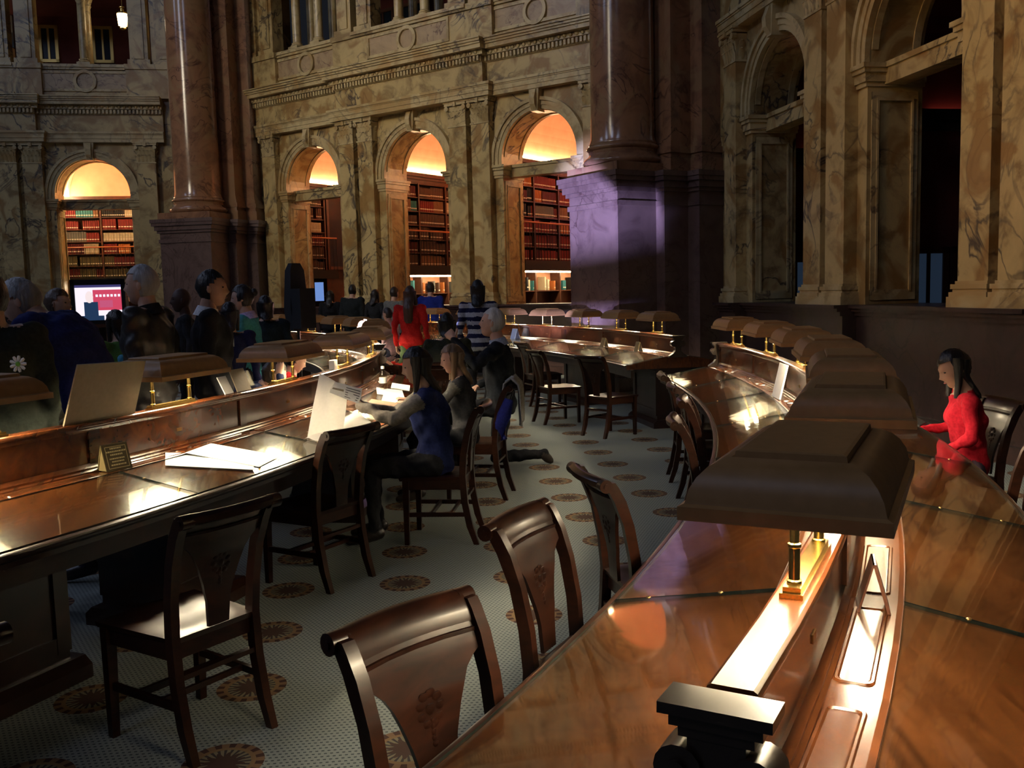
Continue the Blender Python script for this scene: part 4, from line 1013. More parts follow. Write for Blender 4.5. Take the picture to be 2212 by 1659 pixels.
# ------------------------------------------------------------------ newspaper
M['newsprint'] = mottled('newsprint', (.78, .75, .68), (.86, .83, .76), 60, .85, .02)
_t = M['newsprint'].node_tree; _tr = _t.nodes.new('ShaderNodeBsdfTranslucent'); _tr.inputs[0].default_value = (.88, .84, .74, 1); _mx = _t.nodes.new('ShaderNodeMixShader'); _mx.inputs[0].default_value = .45
_t.links.new(_t.nodes['Principled BSDF'].outputs[0], _mx.inputs[1]); _t.links.new(_tr.outputs[0], _mx.inputs[2]); _t.links.new(_mx.outputs[0], _t.nodes['Material Output'].inputs[0])
M['ink'] = plain('newsprint_ink', (.10, .09, .08), .9)
M['ink_red'] = plain('newsprint_red', (.55, .08, .06), .9)
def newspaper():
    """broadsheet held open by the reader: one page upright, one lying, one folded towards her"""
    base = atY(700, 945, 5.5); root = empty('newspaper', (base.x, base.y, .80)); tag(root, 'white newspaper held open under the lamp by the seated reader', 'newspaper')
    o_ = root.location
    def page(name, cs, bulge):
        """bilinear sheet between four corners, bulged along its normal"""
        c00, c10, c11, c01 = [Vector(c) - o_ for c in cs]; nn = (c10 - c00).cross(c01 - c00).normalized(); n_ = 10; b = MB(); vs = []
        f = lambda u, v: c00 * (1 - u) * (1 - v) + c10 * u * (1 - v) + c11 * u * v + c01 * (1 - u) * v + nn * (bulge * math.sin(math.pi * u) + .006 * math.sin(9 * u + 5 * v))
        b.add([f(i / n_, k / n_) for k in range(n_ + 1) for i in range(n_ + 1)], [(k * (n_ + 1) + i, k * (n_ + 1) + i + 1, (k + 1) * (n_ + 1) + i + 1, (k + 1) * (n_ + 1) + i) for k in range(n_) for i in range(n_)])
        return b.build(name, 'newsprint', root, 70, fix=False), f, nn
    Y0 = 5.50
    page('upright_page', [atY(664, 944, Y0), atY(742, 925, Y0 + .02), atY(752, 842, Y0 + .10), atY(690, 806, Y0 + .16)], .03)
    page('lying_page', [atZ(655, 950, .803), atZ(700, 962, .798), atZ(812, 921, .80), atZ(760, 890, .812)], .02)
    pg, f, nn = page('folded_page', [atY(712, 848, Y0 + .04), atY(774, 872, Y0 - .10), atY(784, 840, Y0 - .10), atY(722, 824, Y0 + .06)], -.012)
    side = -1 if nn.y > 0 else 1
    for k in range(5):
        q = MB(); q.add([f(u, v) + nn * .003 * side for u, v in ((.45, .12 + .16 * k), (.95, .12 + .16 * k), (.95, .18 + .16 * k), (.45, .18 + .16 * k))], [(0, 1, 2, 3)]); q.build('text_line', 'ink', pg, fix=False)
    q = MB(); q.add([f(u, v) + nn * .003 * side for u, v in ((.05, .35), (.38, .45), (.38, .60), (.05, .50))], [(0, 1, 2, 3)]); q.build('picture_strip', 'board', pg, fix=False)
    q = MB(); q.add([atZ(x, y, .81) - o_ for x, y in ((716, 890), (742, 884), (744, 889), (718, 897))], [(0, 1, 2, 3)]); q.build('red_headline', 'ink_red', root, fix=False)
    return root
newspaper()

# ------------------------------------------------------------------ video monitor among the visitors
M['scr_white'] = plain('screen_white', (0, 0, 0), .3, emit=(.95, .88, 1.0), es=1.05)
M['scr_red'] = plain('screen_red', (0, 0, 0), .3, emit=(.80, .08, .16), es=.8)
M['scr_dark'] = plain('screen_navy', (0, 0, 0), .3, emit=(.02, .05, .12), es=.8)
M['scr_skin'] = plain('screen_pale', (0, 0, 0), .3, emit=(.95, .80, .80), es=1.0)
M['scr_pink'] = plain('screen_pink', (0, 0, 0), .3, emit=(.70, .12, .25), es=.8)
M['scr_blue'] = plain('screen_blue', (0, 0, 0), .3, emit=(.10, .09, .32), es=.5)
def monitor():
    c = atY(217, 700, 8.4); root = empty('video_monitor', (c.x, c.y, 0), R(12)); tag(root, 'bulky black video monitor showing a woman and red chairs', 'monitor')
    zb = c.z                                       # local: screen faces -y
    w_, h_ = .46, .40
    b = MB(); b.loft([[(-w_ / 2, 0, zb), (w_ / 2, 0, zb), (w_ / 2, 0, zb + h_), (-w_ / 2, 0, zb + h_)], [(-w_ / 2, .12, zb), (w_ / 2, .12, zb), (w_ / 2, .12, zb + h_), (-w_ / 2, .12, zb + h_)], [(-w_ / 3, .34, zb + .05), (w_ / 3, .34, zb + .05), (w_ / 3, .34, zb + h_ - .08), (-w_ / 3, .34, zb + h_ - .08)]]); hs = b.build('housing', 'black', root)
    b = MB()
    for x0, x1, z0, z1 in ((-w_ / 2, w_ / 2, zb, zb + .035), (-w_ / 2, w_ / 2, zb + h_ - .05, zb + h_), (-w_ / 2, -w_ / 2 + .035, zb, zb + h_), (w_ / 2 - .035, w_ / 2, zb, zb + h_)): b.box(x0, x1, -.02, 0, z0, z1)
    b.build('bezel', 'black', hs)
    X0, X1, Z0, Z1 = -w_ / 2 + .035, w_ / 2 - .035, zb + .035, zb + h_ - .05
    def pic(n, u0, u1, v0, v1, m, y): q = MB(); q.add([(X0 + (X1 - X0) * u, y, Z0 + (Z1 - Z0) * v) for u, v in ((u0, v0), (u1, v0), (u1, v1), (u0, v1))], [(0, 1, 2, 3)]); return q.build(n, m, scr, fix=False)
    q = MB(); q.add([(X0, -.004, Z0), (X1, -.004, Z0), (X1, -.004, Z1), (X0, -.004, Z1)], [(0, 1, 2, 3)]); scr = q.build('screen', 'scr_white', root, fix=False)
    pic('screen_picture', .38, 1, .28, .86, 'scr_red', -.0045); pic('screen_picture', .18, .48, .12, .52, 'scr_dark', -.005); pic('screen_picture', .52, .80, .36, .56, 'scr_pink', -.005)
    q = MB(); q.add([(X0 + (X1 - X0) * (.30 + .085 * math.cos(t)), -.0055, Z0 + (Z1 - Z0) * (.66 + .17 * math.sin(t))) for t in np.linspace(0, 2 * math.pi, 16)[:-1]], [tuple(range(15))]); q.build('screen_face', 'scr_skin', scr, fix=False)
    pic('screen_caption', .0, .62, 0, .13, 'scr_dark', -.006); pic('screen_caption', 0, 1, .93, 1, 'scr_blue', -.006); pic('screen_lights', .6, 1, .0, .22, 'scr_white', -.0065)
    for k in range(7): pic('screen_chair_back', .44 + .08 * k, .49 + .08 * k, .66, .73, 'scr_white', -.006)
    b = MB(); b.box(-.03, .03, .08, .14, .06, zb); b.build('stand_pole', 'black', root); b = MB(); b.box(-.30, .30, -.10, .38, 0, .06); b.build('stand_foot', 'black', root); b = MB(); b.box(-.25, .25, -.02, .34, zb - .03, zb); b.build('stand_tray', 'case', root)
monitor()
# video light on a stand, seen edge-on: its cool beam falls on the pier beside the lit arches
vl = atY(640, 665, 10.4); root = empty('video_light', (vl.x, vl.y, 0), R(-35)); tag(root, 'tall black video light on stand with its face turned to the column', 'video light')
b = MB(); b.loft([[(-.05, -.10, 1.25), (.05, -.10, 1.25), (.05, .10, 1.25), (-.05, .10, 1.25)], [(-.055, -.13, 1.50), (.055, -.13, 1.50), (.055, .13, 1.50), (-.055, .13, 1.50)], [(-.045, -.10, 1.92), (.045, -.10, 1.92), (.045, .10, 1.92), (-.045, .10, 1.92)], [(-.03, -.06, 2.0), (.03, -.06, 2.0), (.03, .06, 2.0), (-.03, .06, 2.0)]]); b.build('barn_door', 'black_matt', root, 30)
b = MB(); b.box(.05, .20, -.12, .10, 1.28, 1.72); b.build('lamp_head', 'black_matt', root); b = MB(); b.tube([(0.02, 0, 0.05), (0.02, 0, 1.3)], .018, 8); b.build('stand_tube', 'black', root)
for k in range(3):
    a = 2 * math.pi * k / 3; b = MB(); b.tube([(0.02, 0, .45), (.02 + .42 * math.cos(a), .42 * math.sin(a), .015)], .012, 6); b.build('stand_leg', 'black', root)
VL = Vector((vl.x + .26, vl.y + .10, 1.22))
sl = bpy.data.lights.new('video_lamp', 'SPOT'); sl.energy = 9500; sl.color = (.40, .42, 1.0); sl.spot_size = R(29); sl.spot_blend = .35; sl.shadow_soft_size = .04
so = bpy.data.objects.new('video_lamp', sl); col.objects.link(so); so.location = VL; so.rotation_euler = (Vector((1.05, 15.4, 2.2)) - VL).to_track_quat('-Z', 'Y').to_euler()
# blue lit screen deep in the leftmost alcove
q = atY(690, 630, 22.2); b = MB(); b.box(-.10, .10, -.02, .02, -.22, .22); o = b.build('blue_screen', 'blue_screen'); o.location = q; tag(o, 'small blue glowing screen behind the arch with the dark window', 'screen')
# ------------------------------------------------------------------ people
FAB = {}
def fabric(c, kind='cloth'):
    k = (tuple(round(x, 4) for x in c), kind)
    if k not in FAB:
        rough, sheen = {'cloth': (.9, 0), 'leather': (.38, 0), 'skin': (.55, 0), 'hair': (.42, 0), 'shoe': (.35, 0)}[kind]
        c2 = tuple(min(1, x * 1.25 + .002) for x in c); c1 = tuple(x * .8 for x in c)
        FAB[k] = mottled('%s_%d' % (kind, len(FAB)), c1, c2, {'hair': 26, 'skin': 9}.get(kind, 60), rough, {'hair': .7, 'skin': .03}.get(kind, .08), {'cloth': .10}.get(kind, .35), stretch=(1, 1, .12) if kind == 'hair' else (1, 1, 1), sheen=sheen)
    return FAB[k]
M['eye'] = plain('eye', (.02, .015, .012), .15); M['lip'] = plain('lip', (.28, .09, .075), .5)
SK = {'pale': (.46, .27, .19), 'mid': (.34, .19, .125), 'brown': (.17, .075, .042), 'dark': (.055, .024, .015)}
def V3(*a): return Vector(a)
def capsule(b, p0, p1, r0, r1, n=12, flat=1.0, side=None):
    p0, p1 = Vector(p0), Vector(p1); ax = p1 - p0; L_ = ax.length; ax.normalize()
    ref = side or (V3(1, 0, 0) if abs(ax.x) < .9 else V3(0, 1, 0)); a = ax.cross(ref).normalized(); c = ax.cross(a).normalized(); rings = []
    for t in (-80, -50, -20): rings.append((p0 + ax * (r0 * math.sin(R(t))), r0 * math.cos(R(t))))
    for t in (.2, .4, .6, .8): rings.append((p0 + ax * L_ * t, r0 + (r1 - r0) * t))
    for t in (20, 50, 80): rings.append((p1 + ax * (r1 * math.sin(R(t))), r1 * math.cos(R(t))))
    b.loft([[p + (a * math.cos(2 * math.pi * k / n) * flat + c * math.sin(2 * math.pi * k / n)) * r for k in range(n)] for p, r in rings])
def head_mesh(hs=1.0, male=True):
    """one sculpted head, face to +y, centre at the ear line; returns vertices and faces"""
    nu, nv = 36, 28; vs = []; fs = []
    for j in range(nv + 1):
        ph = math.pi * j / nv - math.pi / 2
        for i in range(nu):
            th = 2 * math.pi * i / nu; x, y, z = math.cos(ph) * math.sin(th), math.cos(ph) * math.cos(th), math.sin(ph)
            X, Y, Z = x * .076, y * .096, z * .122
            if ph < 0 and math.cos(ph) > 1e-6 and y > 0: kf = math.cos(ph) ** -.70; X *= kf ** .6; Y *= kf
            if Z < 0:
                t = -Z / .122; X *= 1 - .30 * t * t; Y *= 1 - (.07 * t if y > 0 else .38 * t)
            else: Y *= 1.03 if y < 0 else 1.0
            if y > 0:
                g = lambda cx, cz, sx, sz: math.exp(-((X - cx) / sx) ** 2 - ((Z - cz) / sz) ** 2)
                fr = max(0, y)
                Y += fr * (.022 * g(0, -.030, .012, .014) + .011 * g(0, -.006, .009, .024) - .011 * (g(.031, .006, .018, .012) + g(-.031, .006, .018, .012)) + .006 * (g(.028, .028, .026, .009) + g(-.028, .028, .026, .009)) + .008 * g(0, -.064, .024, .009) - .004 * g(0, -.075, .03, .006) + .006 * g(0, -.100, .025, .014) + .004 * (g(.045, -.03, .02, .02) + g(-.045, -.03, .02, .02)))
            vs.append((X * hs, Y * hs, Z * hs))
    for j in range(nv):
        for i in range(nu): fs.append((j * nu + i, j * nu + (i + 1) % nu, (j + 1) * nu + (i + 1) % nu, (j + 1) * nu + i))
    return vs, fs
def hand_parts(b, wr, d, palm_n, side, curl=.5, s=1.0, spread=.1, mi=0):
    """five-fingered hand from the wrist along d; palm_n = direction the palm faces; side +1 right hand, -1 left"""
    d = Vector(d).normalized(); pn = Vector(palm_n); pn = (pn - d * pn.dot(d)).normalized(); x = d.cross(pn).normalized() * side   # x towards the thumb
    o = len(b.m)
    q = MB(); T = lambda a, l, h: Vector(wr) + x * a * s + d * l * s + pn * h * s
    rings = []
    for l, w_, t_ in ((-.012, .024, .020), (.012, .028, .019), (.045, .040, .017), (.080, .043, .0135), (.094, .040, .010)):
        rings.append([T(w_ * math.cos(2 * math.pi * k / 10), l, t_ * math.sin(2 * math.pi * k / 10)) for k in range(10)])
    q.loft(rings)
    for a, ln, rad in ((.030, .072, .0088), (.010, .080, .0092), (-.011, .074, .0088), (-.030, .058, .0078)):
        p = T(a, .086, 0); ang = .15 + curl * .9; dirv = d + x * (a * spread * 12); pts = [p]
        for seg in (.45, .32, .25):
            v = dirv.normalized() * math.cos(ang) + pn * math.sin(ang); p = p + v * ln * seg * s; pts.append(p); ang += curl * .9
        for k in range(3): capsule(q, pts[k], pts[k + 1], rad * s * (1 - .10 * k), rad * s * (.93 - .10 * k), 7)
    p = T(.028, .022, .004); dv = (x * .75 + d * .62 + pn * .25).normalized(); p2 = p + dv * .042 * s; dv2 = (d * .85 + pn * (.2 + curl * .5) + x * .25).normalized(); p3 = p2 + dv2 * .032 * s; p4 = p3 + (dv2 + pn * curl * .5).normalized() * .025 * s
    capsule(q, p, p2, .0135 * s, .0108 * s, 8); capsule(q, p2, p3, .0105 * s, .0095 * s, 7); capsule(q, p3, p4, .0095 * s, .0080 * s, 7)
    b.add(q.v, q.f, mi)
STAND = dict(pel=(0, 0, .96), waist=(0, .015, 1.11), chest=(0, .01, 1.29), neck=(0, -.012, 1.485), head=(0, .025, 1.635), shl=(-.185, -.005, 1.435), shr=(.185, -.005, 1.435), ell=(-.235, -.04, 1.15), elr=(.235, -.04, 1.15), wrl=(-.235, .05, .91), wrr=(.235, .05, .91),
             hil=(-.088, 0, .93), hir=(.088, 0, .93), knl=(-.10, .03, .50), knr=(.10, .03, .50), anl=(-.10, -.02, .09), anr=(.10, -.02, .09), tol=(-.12, .15, .035), tor=(.12, .15, .035))
SIT = dict(pel=(0, -.02, .55), waist=(0, -.015, .69), chest=(0, .015, .87), neck=(0, .03, 1.065), head=(0, .075, 1.205), shl=(-.182, .03, 1.005), shr=(.182, .03, 1.005), ell=(-.235, .13, .79), elr=(.235, .13, .79), wrl=(-.13, .36, .81), wrr=(.13, .36, .81),
           hil=(-.09, 0, .535), hir=(.09, 0, .535), knl=(-.11, .42, .53), knr=(.11, .42, .53), anl=(-.11, .40, .09), anr=(.11, .40, .09), tol=(-.12, .57, .035), tor=(.12, .57, .035))
TEMP = None
def remeshed(b, vox):
    me = bpy.data.meshes.new('tmp'); me.from_pydata([tuple(v) for v in b.v], [], b.f)
    o = bpy.data.objects.new('tmp', me); col.objects.link(o)
    m = o.modifiers.new('r', 'REMESH'); m.mode = 'VOXEL'; m.voxel_size = vox; m.use_smooth_shade = True
    s = o.modifiers.new('s', 'SMOOTH'); s.factor = .5; s.iterations = 5
    dg = bpy.context.evaluated_depsgraph_get(); e = o.evaluated_get(dg); r = bpy.data.meshes.new_from_object(e)
    n = len(r.vertices); co = np.empty(n * 3); r.vertices.foreach_get('co', co); fs = [tuple(p.vertices) for p in r.polygons]
    bpy.data.objects.remove(o); bpy.data.meshes.remove(me); bpy.data.meshes.remove(r)
    return co.reshape(n, 3), fs
def person(label, loc, face, Hh=1.72, base=STAND, J=None, top=(.1, .1, .1), pants=(.03, .03, .04), skin='pale', hair=(.03, .02, .015), sleeve=None, shoe=(.02, .015, .012), hair_len=0.0, hair_style='short', look=(0, 0),
           bulk=1.0, hem=None, female=False, curl=(.35, .35), palms=None, collar=None, vox=.014, stripes=None, top_kind='cloth', badge=None, group=None, bare=False, name='person', cuff=1.0, beltz=None, extra=None):
    """look = (yaw, pitch) of the head in degrees relative to the body; loc on the floor"""
    s = Hh / 1.75; j = {k: Vector(v) * s for k, v in base.items()}
    for k, v in (J or {}).items(): j[k] = Vector(v) * s
    root = empty(name, (loc[0], loc[1], loc[2] if len(loc) > 2 else 0), R(face - 90)); tag(root, label, 'person', group)
    b = MB(); bones = []
    def limb(a, c, r0, r1, slot, flat=1.0):
        capsule(b, a, c, r0 * s, r1 * s, 12, flat); bones.append((Vector(a), Vector(c), r0 * s, r1 * s, slot))
    fb = bulk; wsh = .92 if female else 1.0
    # torso: lofted ellipses along the spine
    rx = (j['shr'] - j['shl']).normalized(); hx = (j['hir'] - j['hil']).normalized()
    sect = [(j['pel'] + V3(0, 0, -.085 * s), .120, .100, hx), (j['pel'] + V3(0, 0, -.03 * s), .165 if not female else .172, .118, hx), (j['pel'].lerp(j['waist'], .5), .158, .112, hx), (j['waist'], .140 if not female else .126, .104, hx), (j['waist'].lerp(j['chest'], .55), .158 * wsh, .116, rx), (j['chest'], .172 * wsh, .124 + (.012 if female else 0), rx), (j['chest'].lerp(j['neck'], .45), .172 * wsh, .108, rx), (j['chest'].lerp(j['neck'], .74), .135 * wsh, .085, rx), (j['chest'].lerp(j['neck'], .90), .075, .065, rx)]
    rings = []
    for k, (p, a, c, ux) in enumerate(sect):
        nxt = sect[min(k + 1, len(sect) - 1)][0]; prv = sect[max(k - 1, 0)][0]; ax = (nxt - prv).normalized(); fy = ax.cross(ux).normalized(); ux2 = fy.cross(ax).normalized()
        bb = fb if k < 7 else 1 + (fb - 1) * .5
        rings.append([p + (ux2 * a * bb * math.cos(2 * math.pi * i / 20) + fy * c * bb * math.sin(2 * math.pi * i / 20)) * s for i in range(20)])
    b.loft(rings)
    for p, q, r0, r1 in ((j['pel'], j['waist'], .14, .125), (j['waist'], j['chest'], .125, .15), (j['chest'], j['chest'].lerp(j['neck'], .7), .15, .12)): bones.append((p, q, r0 * s * fb, r1 * s * fb, 1))
    for k in 'lr':
        limb(j['chest'].lerp(j['neck'], .55).lerp(j['sh' + k], .25), j['sh' + k], .066 * fb, .060 * fb, 1)
        limb(j['sh' + k], j['el' + k], .054 * fb, .043 * fb, 2); limb(j['el' + k], j['wr' + k].lerp(j['el' + k], 1 - cuff), .043 * fb, .031 * (fb if cuff > .9 else 1), 2)
        if cuff < 1: limb(j['wr' + k].lerp(j['el' + k], 1 - cuff), j['wr' + k], .034, .026, 0)
        limb(j['hi' + k], j['kn' + k], .088, .060, 3); limb(j['kn' + k], j['an' + k], .060, .042, 3)
        an, to = j['an' + k], j['to' + k]; dr = (to - an); heel = an - dr.normalized() * .03 * s + V3(0, 0, 0)
        limb(an + (to - an) * -.15 + V3(0, 0, -.02 * s), an.lerp(to, .55) + V3(0, 0, -.012 * s), .045, .042, 4); limb(an.lerp(to, .5) + V3(0, 0, -.01 * s), to, .043, .032, 4)
    limb(j['neck'] - (j['head'] - j['neck']) * .3, j['neck'].lerp(j['head'], .75), .062, .054, 0)
    if extra:
        for a, c, r0, r1, slot in extra: limb(Vector(a) * s, Vector(c) * s, r0, r1, slot)
    co, fs = remeshed(b, vox * s)
    # clothing by nearest bone
    A = np.array([x[0] for x in bones]); B = np.array([x[1] for x in bones]); r0 = np.array([x[2] for x in bones]); r1 = np.array([x[3] for x in bones]); sl = np.array([x[4] for x in bones])
    fc = np.array([co[list(f)].mean(0) for f in fs]); AB = B - A; L2 = (AB ** 2).sum(1) + 1e-9
    t = np.clip(((fc[:, None, :] - A[None]) * AB[None]).sum(2) / L2[None], 0, 1); dist = np.linalg.norm(fc[:, None, :] - (A[None] + t[..., None] * AB[None]), axis=2) - (r0 + (r1 - r0) * t)
    slot = sl[dist.argmin(1)]
    upn = np.array((j['head'] - j['neck']).normalized()); slot[(slot == 1) & (((fc - np.array(j['neck'])) @ upn) > -.012 * s) & (np.linalg.norm(fc - np.array(j['neck']), axis=1) < .13 * s)] = 0
    if hem is not None: slot[(slot == 3) & (fc[:, 2] > hem * s)] = 1
    if beltz is not None: slot[(slot == 1) & (fc[:, 2] < beltz * s)] = 3
    if stripes is not None:
        ph = np.floor(fc[:, 2] / stripes[1]).astype(int) % 2; slot[((slot == 1) | (slot == 2)) & (ph == 0)] = 6
    # folds in the cloth
    vn = np.zeros_like(co)
    tri = np.array([f[:3] for f in fs]); nrm = np.cross(co[tri[:, 1]] - co[tri[:, 0]], co[tri[:, 2]] - co[tri[:, 0]])
    for k in range(3): np.add.at(vn, tri[:, k], nrm)
    vn /= np.linalg.norm(vn, axis=1, keepdims=True) + 1e-9
    clothv = np.zeros(len(co)); 
    for f, q in zip(fs, slot):
        if q in (1, 2, 3, 6): clothv[list(f)] = 1
    ph = rng.uniform(0, 6, 6)
    fold = .0045 * np.sin(co[:, 2] * 46 + 14 * co[:, 0] + ph[0] + 2 * np.sin(co[:, 1] * 21 + ph[1])) + .0035 * np.sin(co[:, 0] * 58 + co[:, 2] * 26 + ph[2]) + .003 * np.sin(co[:, 1] * 66 - co[:, 2] * 33 + ph[3])
    co = co + vn * (fold * clothv)[:, None]
    full = MB(); full.v = [tuple(x) for x in co]; full.f = list(fs); full.m = [int(x) for x in slot]
    # head and hands belong to the same figure mesh
    hs = s * (.98 if female else 1.0); hv, hf = head_mesh(hs, not female)
    up_ = (j['head'] - j['neck']).normalized(); lean = math.degrees(math.atan2(up_.y, up_.z))
    HM = Matrix.Translation(j['head']) @ Euler((R(look[1]), 0, 0)).to_matrix().to_4x4() if False else Matrix.Translation(j['head']) @ Matrix.Rotation(R(look[0]), 4, 'Z') @ Matrix.Rotation(R(look[1]), 4, 'X')
    full.add([HM @ Vector(v) for v in hv], hf, 0)
    e = MB()
    for sx in (-1, 1):
        e = MB(); e.ball((sx * .031 * hs, .0755 * hs, .007 * hs), (.0125 * hs, .010 * hs, .0065 * hs), 10, 7); full.add([HM @ Vector(v) for v in e.v], e.f, 5)
        e = MB(); e.ball((sx * .077 * hs, -.008 * hs, -.005 * hs), (.007 * hs, .017 * hs, .028 * hs), 10, 7); full.add([HM @ Vector(v) for v in e.v], e.f, 0)
    e = MB(); e.ball((0, .0945 * hs, -.066 * hs), (.021 * hs, .006 * hs, .0055 * hs), 10, 6); full.add([HM @ Vector(v) for v in e.v], e.f, 7)
    for k, sd in (('l', -1), ('r', 1)):
        d = (j['wr' + k] - j['el' + k]).normalized(); pn = (palms or {}).get(k) or V3(-sd, 0, 0) if abs(d.z) > .6 else ((palms or {}).get(k) or V3(0, 0, -1))
        hand_parts(full, j['wr' + k] + d * .012 * s, d, pn, sd, curl[0 if k == 'l' else 1], s, mi=0)
    sk = SK[skin] if isinstance(skin, str) else skin
    mats = [fabric(sk, 'skin'), fabric(top, top_kind), fabric(sleeve or top, top_kind), fabric(pants), fabric(shoe, 'shoe'), M['eye'], fabric(stripes[0] if stripes else top), M['lip']]
    full.build('body', mats, root, 60, fix=False)
    # hair
    if hair is not None:
        h = MB(); hv2 = []; keep = []
        nu = 36; hl = {'short': .030, 'bald': .052, 'long': .040, 'bun': .034, 'bob': .036}[hair_style]
        for (x, y, z) in hv:
            X, Y, Z = x / hs, y / hs, z / hs; k = (1.12 if female else 1.075) + .022 * math.sin(70 * X + 31 * Z) * math.sin(55 * Y + 40 * Z) + .012 * math.sin(160 * X + 90 * Y)
            rj = rng.uniform(-.0028, .0028, 3); hv2.append((X * k * hs + rj[0], (Y * k - .004) * hs + rj[1], (Z * (1.07 if Z > 0 else 1.0) + .002) * hs + rj[2]))
        def inhair(c):
            X, Y, Z = c[0] / hs, c[1] / hs, c[2] / hs
            if hair_style == 'bald' and Z > .085 and Y > -.05: return False
            if Y > .035: return Z > .062 + .012 * abs(X) / .07
            if Y > -.01: return Z > (hl if hair_style in ('short', 'bald') else -.03)
            return Z > (-.075 if hair_style == 'short' else -.10)
        hf2 = [f for f in hf if inhair(sum((Vector(hv2[i]) for i in f), Vector()) / len(f))]
        h.add([HM @ Vector(v) for v in hv2], hf2)
        if hair_style in ('long', 'bob') and hair_len > 0:
            rings = []; N_ = 9; YM = Matrix.Translation(j['head']) @ Matrix.Rotation(R(look[0]), 4, 'Z'); off_ = HM @ Vector((0, -.062 * hs, .04 * hs)) - YM @ Vector((0, -.062 * hs, .04 * hs))
            for k in range(N_ + 1):
                t_ = k / N_; cz = .04 - hair_len * t_; w_ = (.088 * (1 - .28 * t_)) * (1 if t_ < .95 else .6); d_ = .050 * (1 - .45 * t_); q_ = min(1, max(0, (-.04 - cz) / .17)); cy = -.062 - .085 * q_ * q_ * (3 - 2 * q_)
                rings.append([YM @ Vector(((w_ * math.cos(2 * math.pi * i / 16) + .004 * math.sin(9 * i + k)) * hs, (cy + d_ * math.sin(2 * math.pi * i / 16)) * hs, cz * hs)) + off_ * (1 - q_) for i in range(16)])
            h.loft(rings)
            for sx in (-1, 1):
                if hair_style == 'bob' or hair_len > .22:
                    h.loft([[YM @ Vector(((sx * (.080 - .010 * k / 5 + .003 * math.sin(k)) + .017 * math.cos(2 * math.pi * i / 8)) * hs, (-.012 + .022 * k / 5 + (.034 - .016 * k / 5) * math.sin(2 * math.pi * i / 8)) * hs, (.05 - min(hair_len, .24) * k / 5) * hs)) + off_ * max(0, 1 - k / 3) for i in range(8)] for k in range(6)])
        if hair_style == 'bun':
            q = MB(); q.ball((0, -.115 * hs, .045 * hs), (.040 * hs, .036 * hs, .038 * hs), 12, 8); h.add([HM @ Vector(v) for v in q.v], q.f)
        h.build('hair', fabric(hair, 'hair'), root, 70, fix=False)
    if collar:
        q = MB(); ax = (j['head'] - j['neck']).normalized(); a = ax.cross(V3(1, 0, 0)).normalized(); c = ax.cross(a); ctr = j['neck'] - ax * .012 * s
        q.loft([[ctr + (a * math.cos(2 * math.pi * i / 20) + c * math.sin(2 * math.pi * i / 20)) * r_ * s + ax * z_ * s for i in range(20)] for r_, z_ in ((.088, -.035), (.078, .0), (.068, .035), (.062, .034), (.070, -.02))], False)
        q.build('collar', fabric(collar), root, 60)
    if badge:
        (bx, bz, bc) = badge; q = MB(); q.box(-.028 * s, .028 * s, -.003, .003, -.036 * s, .036 * s); o = q.build('badge', bc, root); o.location = Vector(bx) * s; o.rotation_euler = (0, 0, bz)
    return root
def at_px(px, Y): return atY(px, 640, Y)
BLK = (.012, .012, .014)
# -- seated newspaper reader
def radial_face(p): return math.degrees(math.atan2(C.y - p[1], C.x - p[0]))
p = pol(RL + .95, -10.4)
person('seated reader in navy vest and ribbed grey sweater holding a newspaper', (p.x, p.y), radial_face(p) + 12, 1.70, SIT, dict(ell=(-.24, .24, .86), wrl=(-.11, .46, .95), elr=(.24, .26, .84), wrr=(.06, .46, .93), head=(0, .085, 1.20), knl=(-.12, .40, .52), knr=(.10, .44, .52)),
       top=(.012, .018, .075), sleeve=(.20, .175, .145), pants=BLK, skin='mid', hair=(.012, .009, .008), hair_style='long', hair_len=.23, look=(0, -14), female=True, bulk=1.08, curl=(.9, .8), palms=dict(l=V3(.3, .6, .3), r=V3(-.3, .6, .3)), vox=.009)
# -- blonde reader beyond her
p = pol(RL + .93, -4.6)
person('seated woman with blonde hair and dark sweater reading beyond the newspaper', (p.x, p.y), radial_face(p) + 8, 1.62, SIT, dict(wrl=(-.16, .44, .85), wrr=(.12, .46, .85), ell=(-.24, .22, .82)), top=(.03, .03, .034), sleeve=(.10, .095, .085), pants=BLK, skin='pale', hair=(.17, .105, .055), hair_style='long', hair_len=.27, look=(8, -12), female=True)
# -- white-haired man kneeling in the aisle, fist raised
p = atZ(1085, 985, 0); p = Vector((-.10, 8.55, 0))
KNEEL = dict(pel=(0, 0, .56), waist=(0, .015, .71), chest=(0, .02, .90), neck=(0, .02, 1.10), head=(0, .06, 1.255), shl=(-.19, .02, 1.045), shr=(.19, .02, 1.045), ell=(-.28, .20, .92), elr=(.25, -.02, .80), wrl=(-.16, .37, 1.12), wrr=(.20, .20, .70),
             hil=(-.09, 0, .53), hir=(.09, 0, .53), knl=(-.12, .40, .56), knr=(.10, .06, .075), anl=(-.12, .38, .09), anr=(.12, -.36, .10), tol=(-.13, .55, .035), tor=(.13, -.41, .03))
person('white-haired man in black sweater kneeling in the aisle with raised fist', (p.x, p.y), 178, 1.88, KNEEL, None, top=(.010, .012, .016), pants=BLK, skin='pale', hair=(.42, .40, .38), hair_style='short', look=(-8, 10), bulk=1.12, curl=(1.25, .4), collar=(.30, .36, .46), badge=((.02, .165, .93), 0, 'paper'), vox=.012)
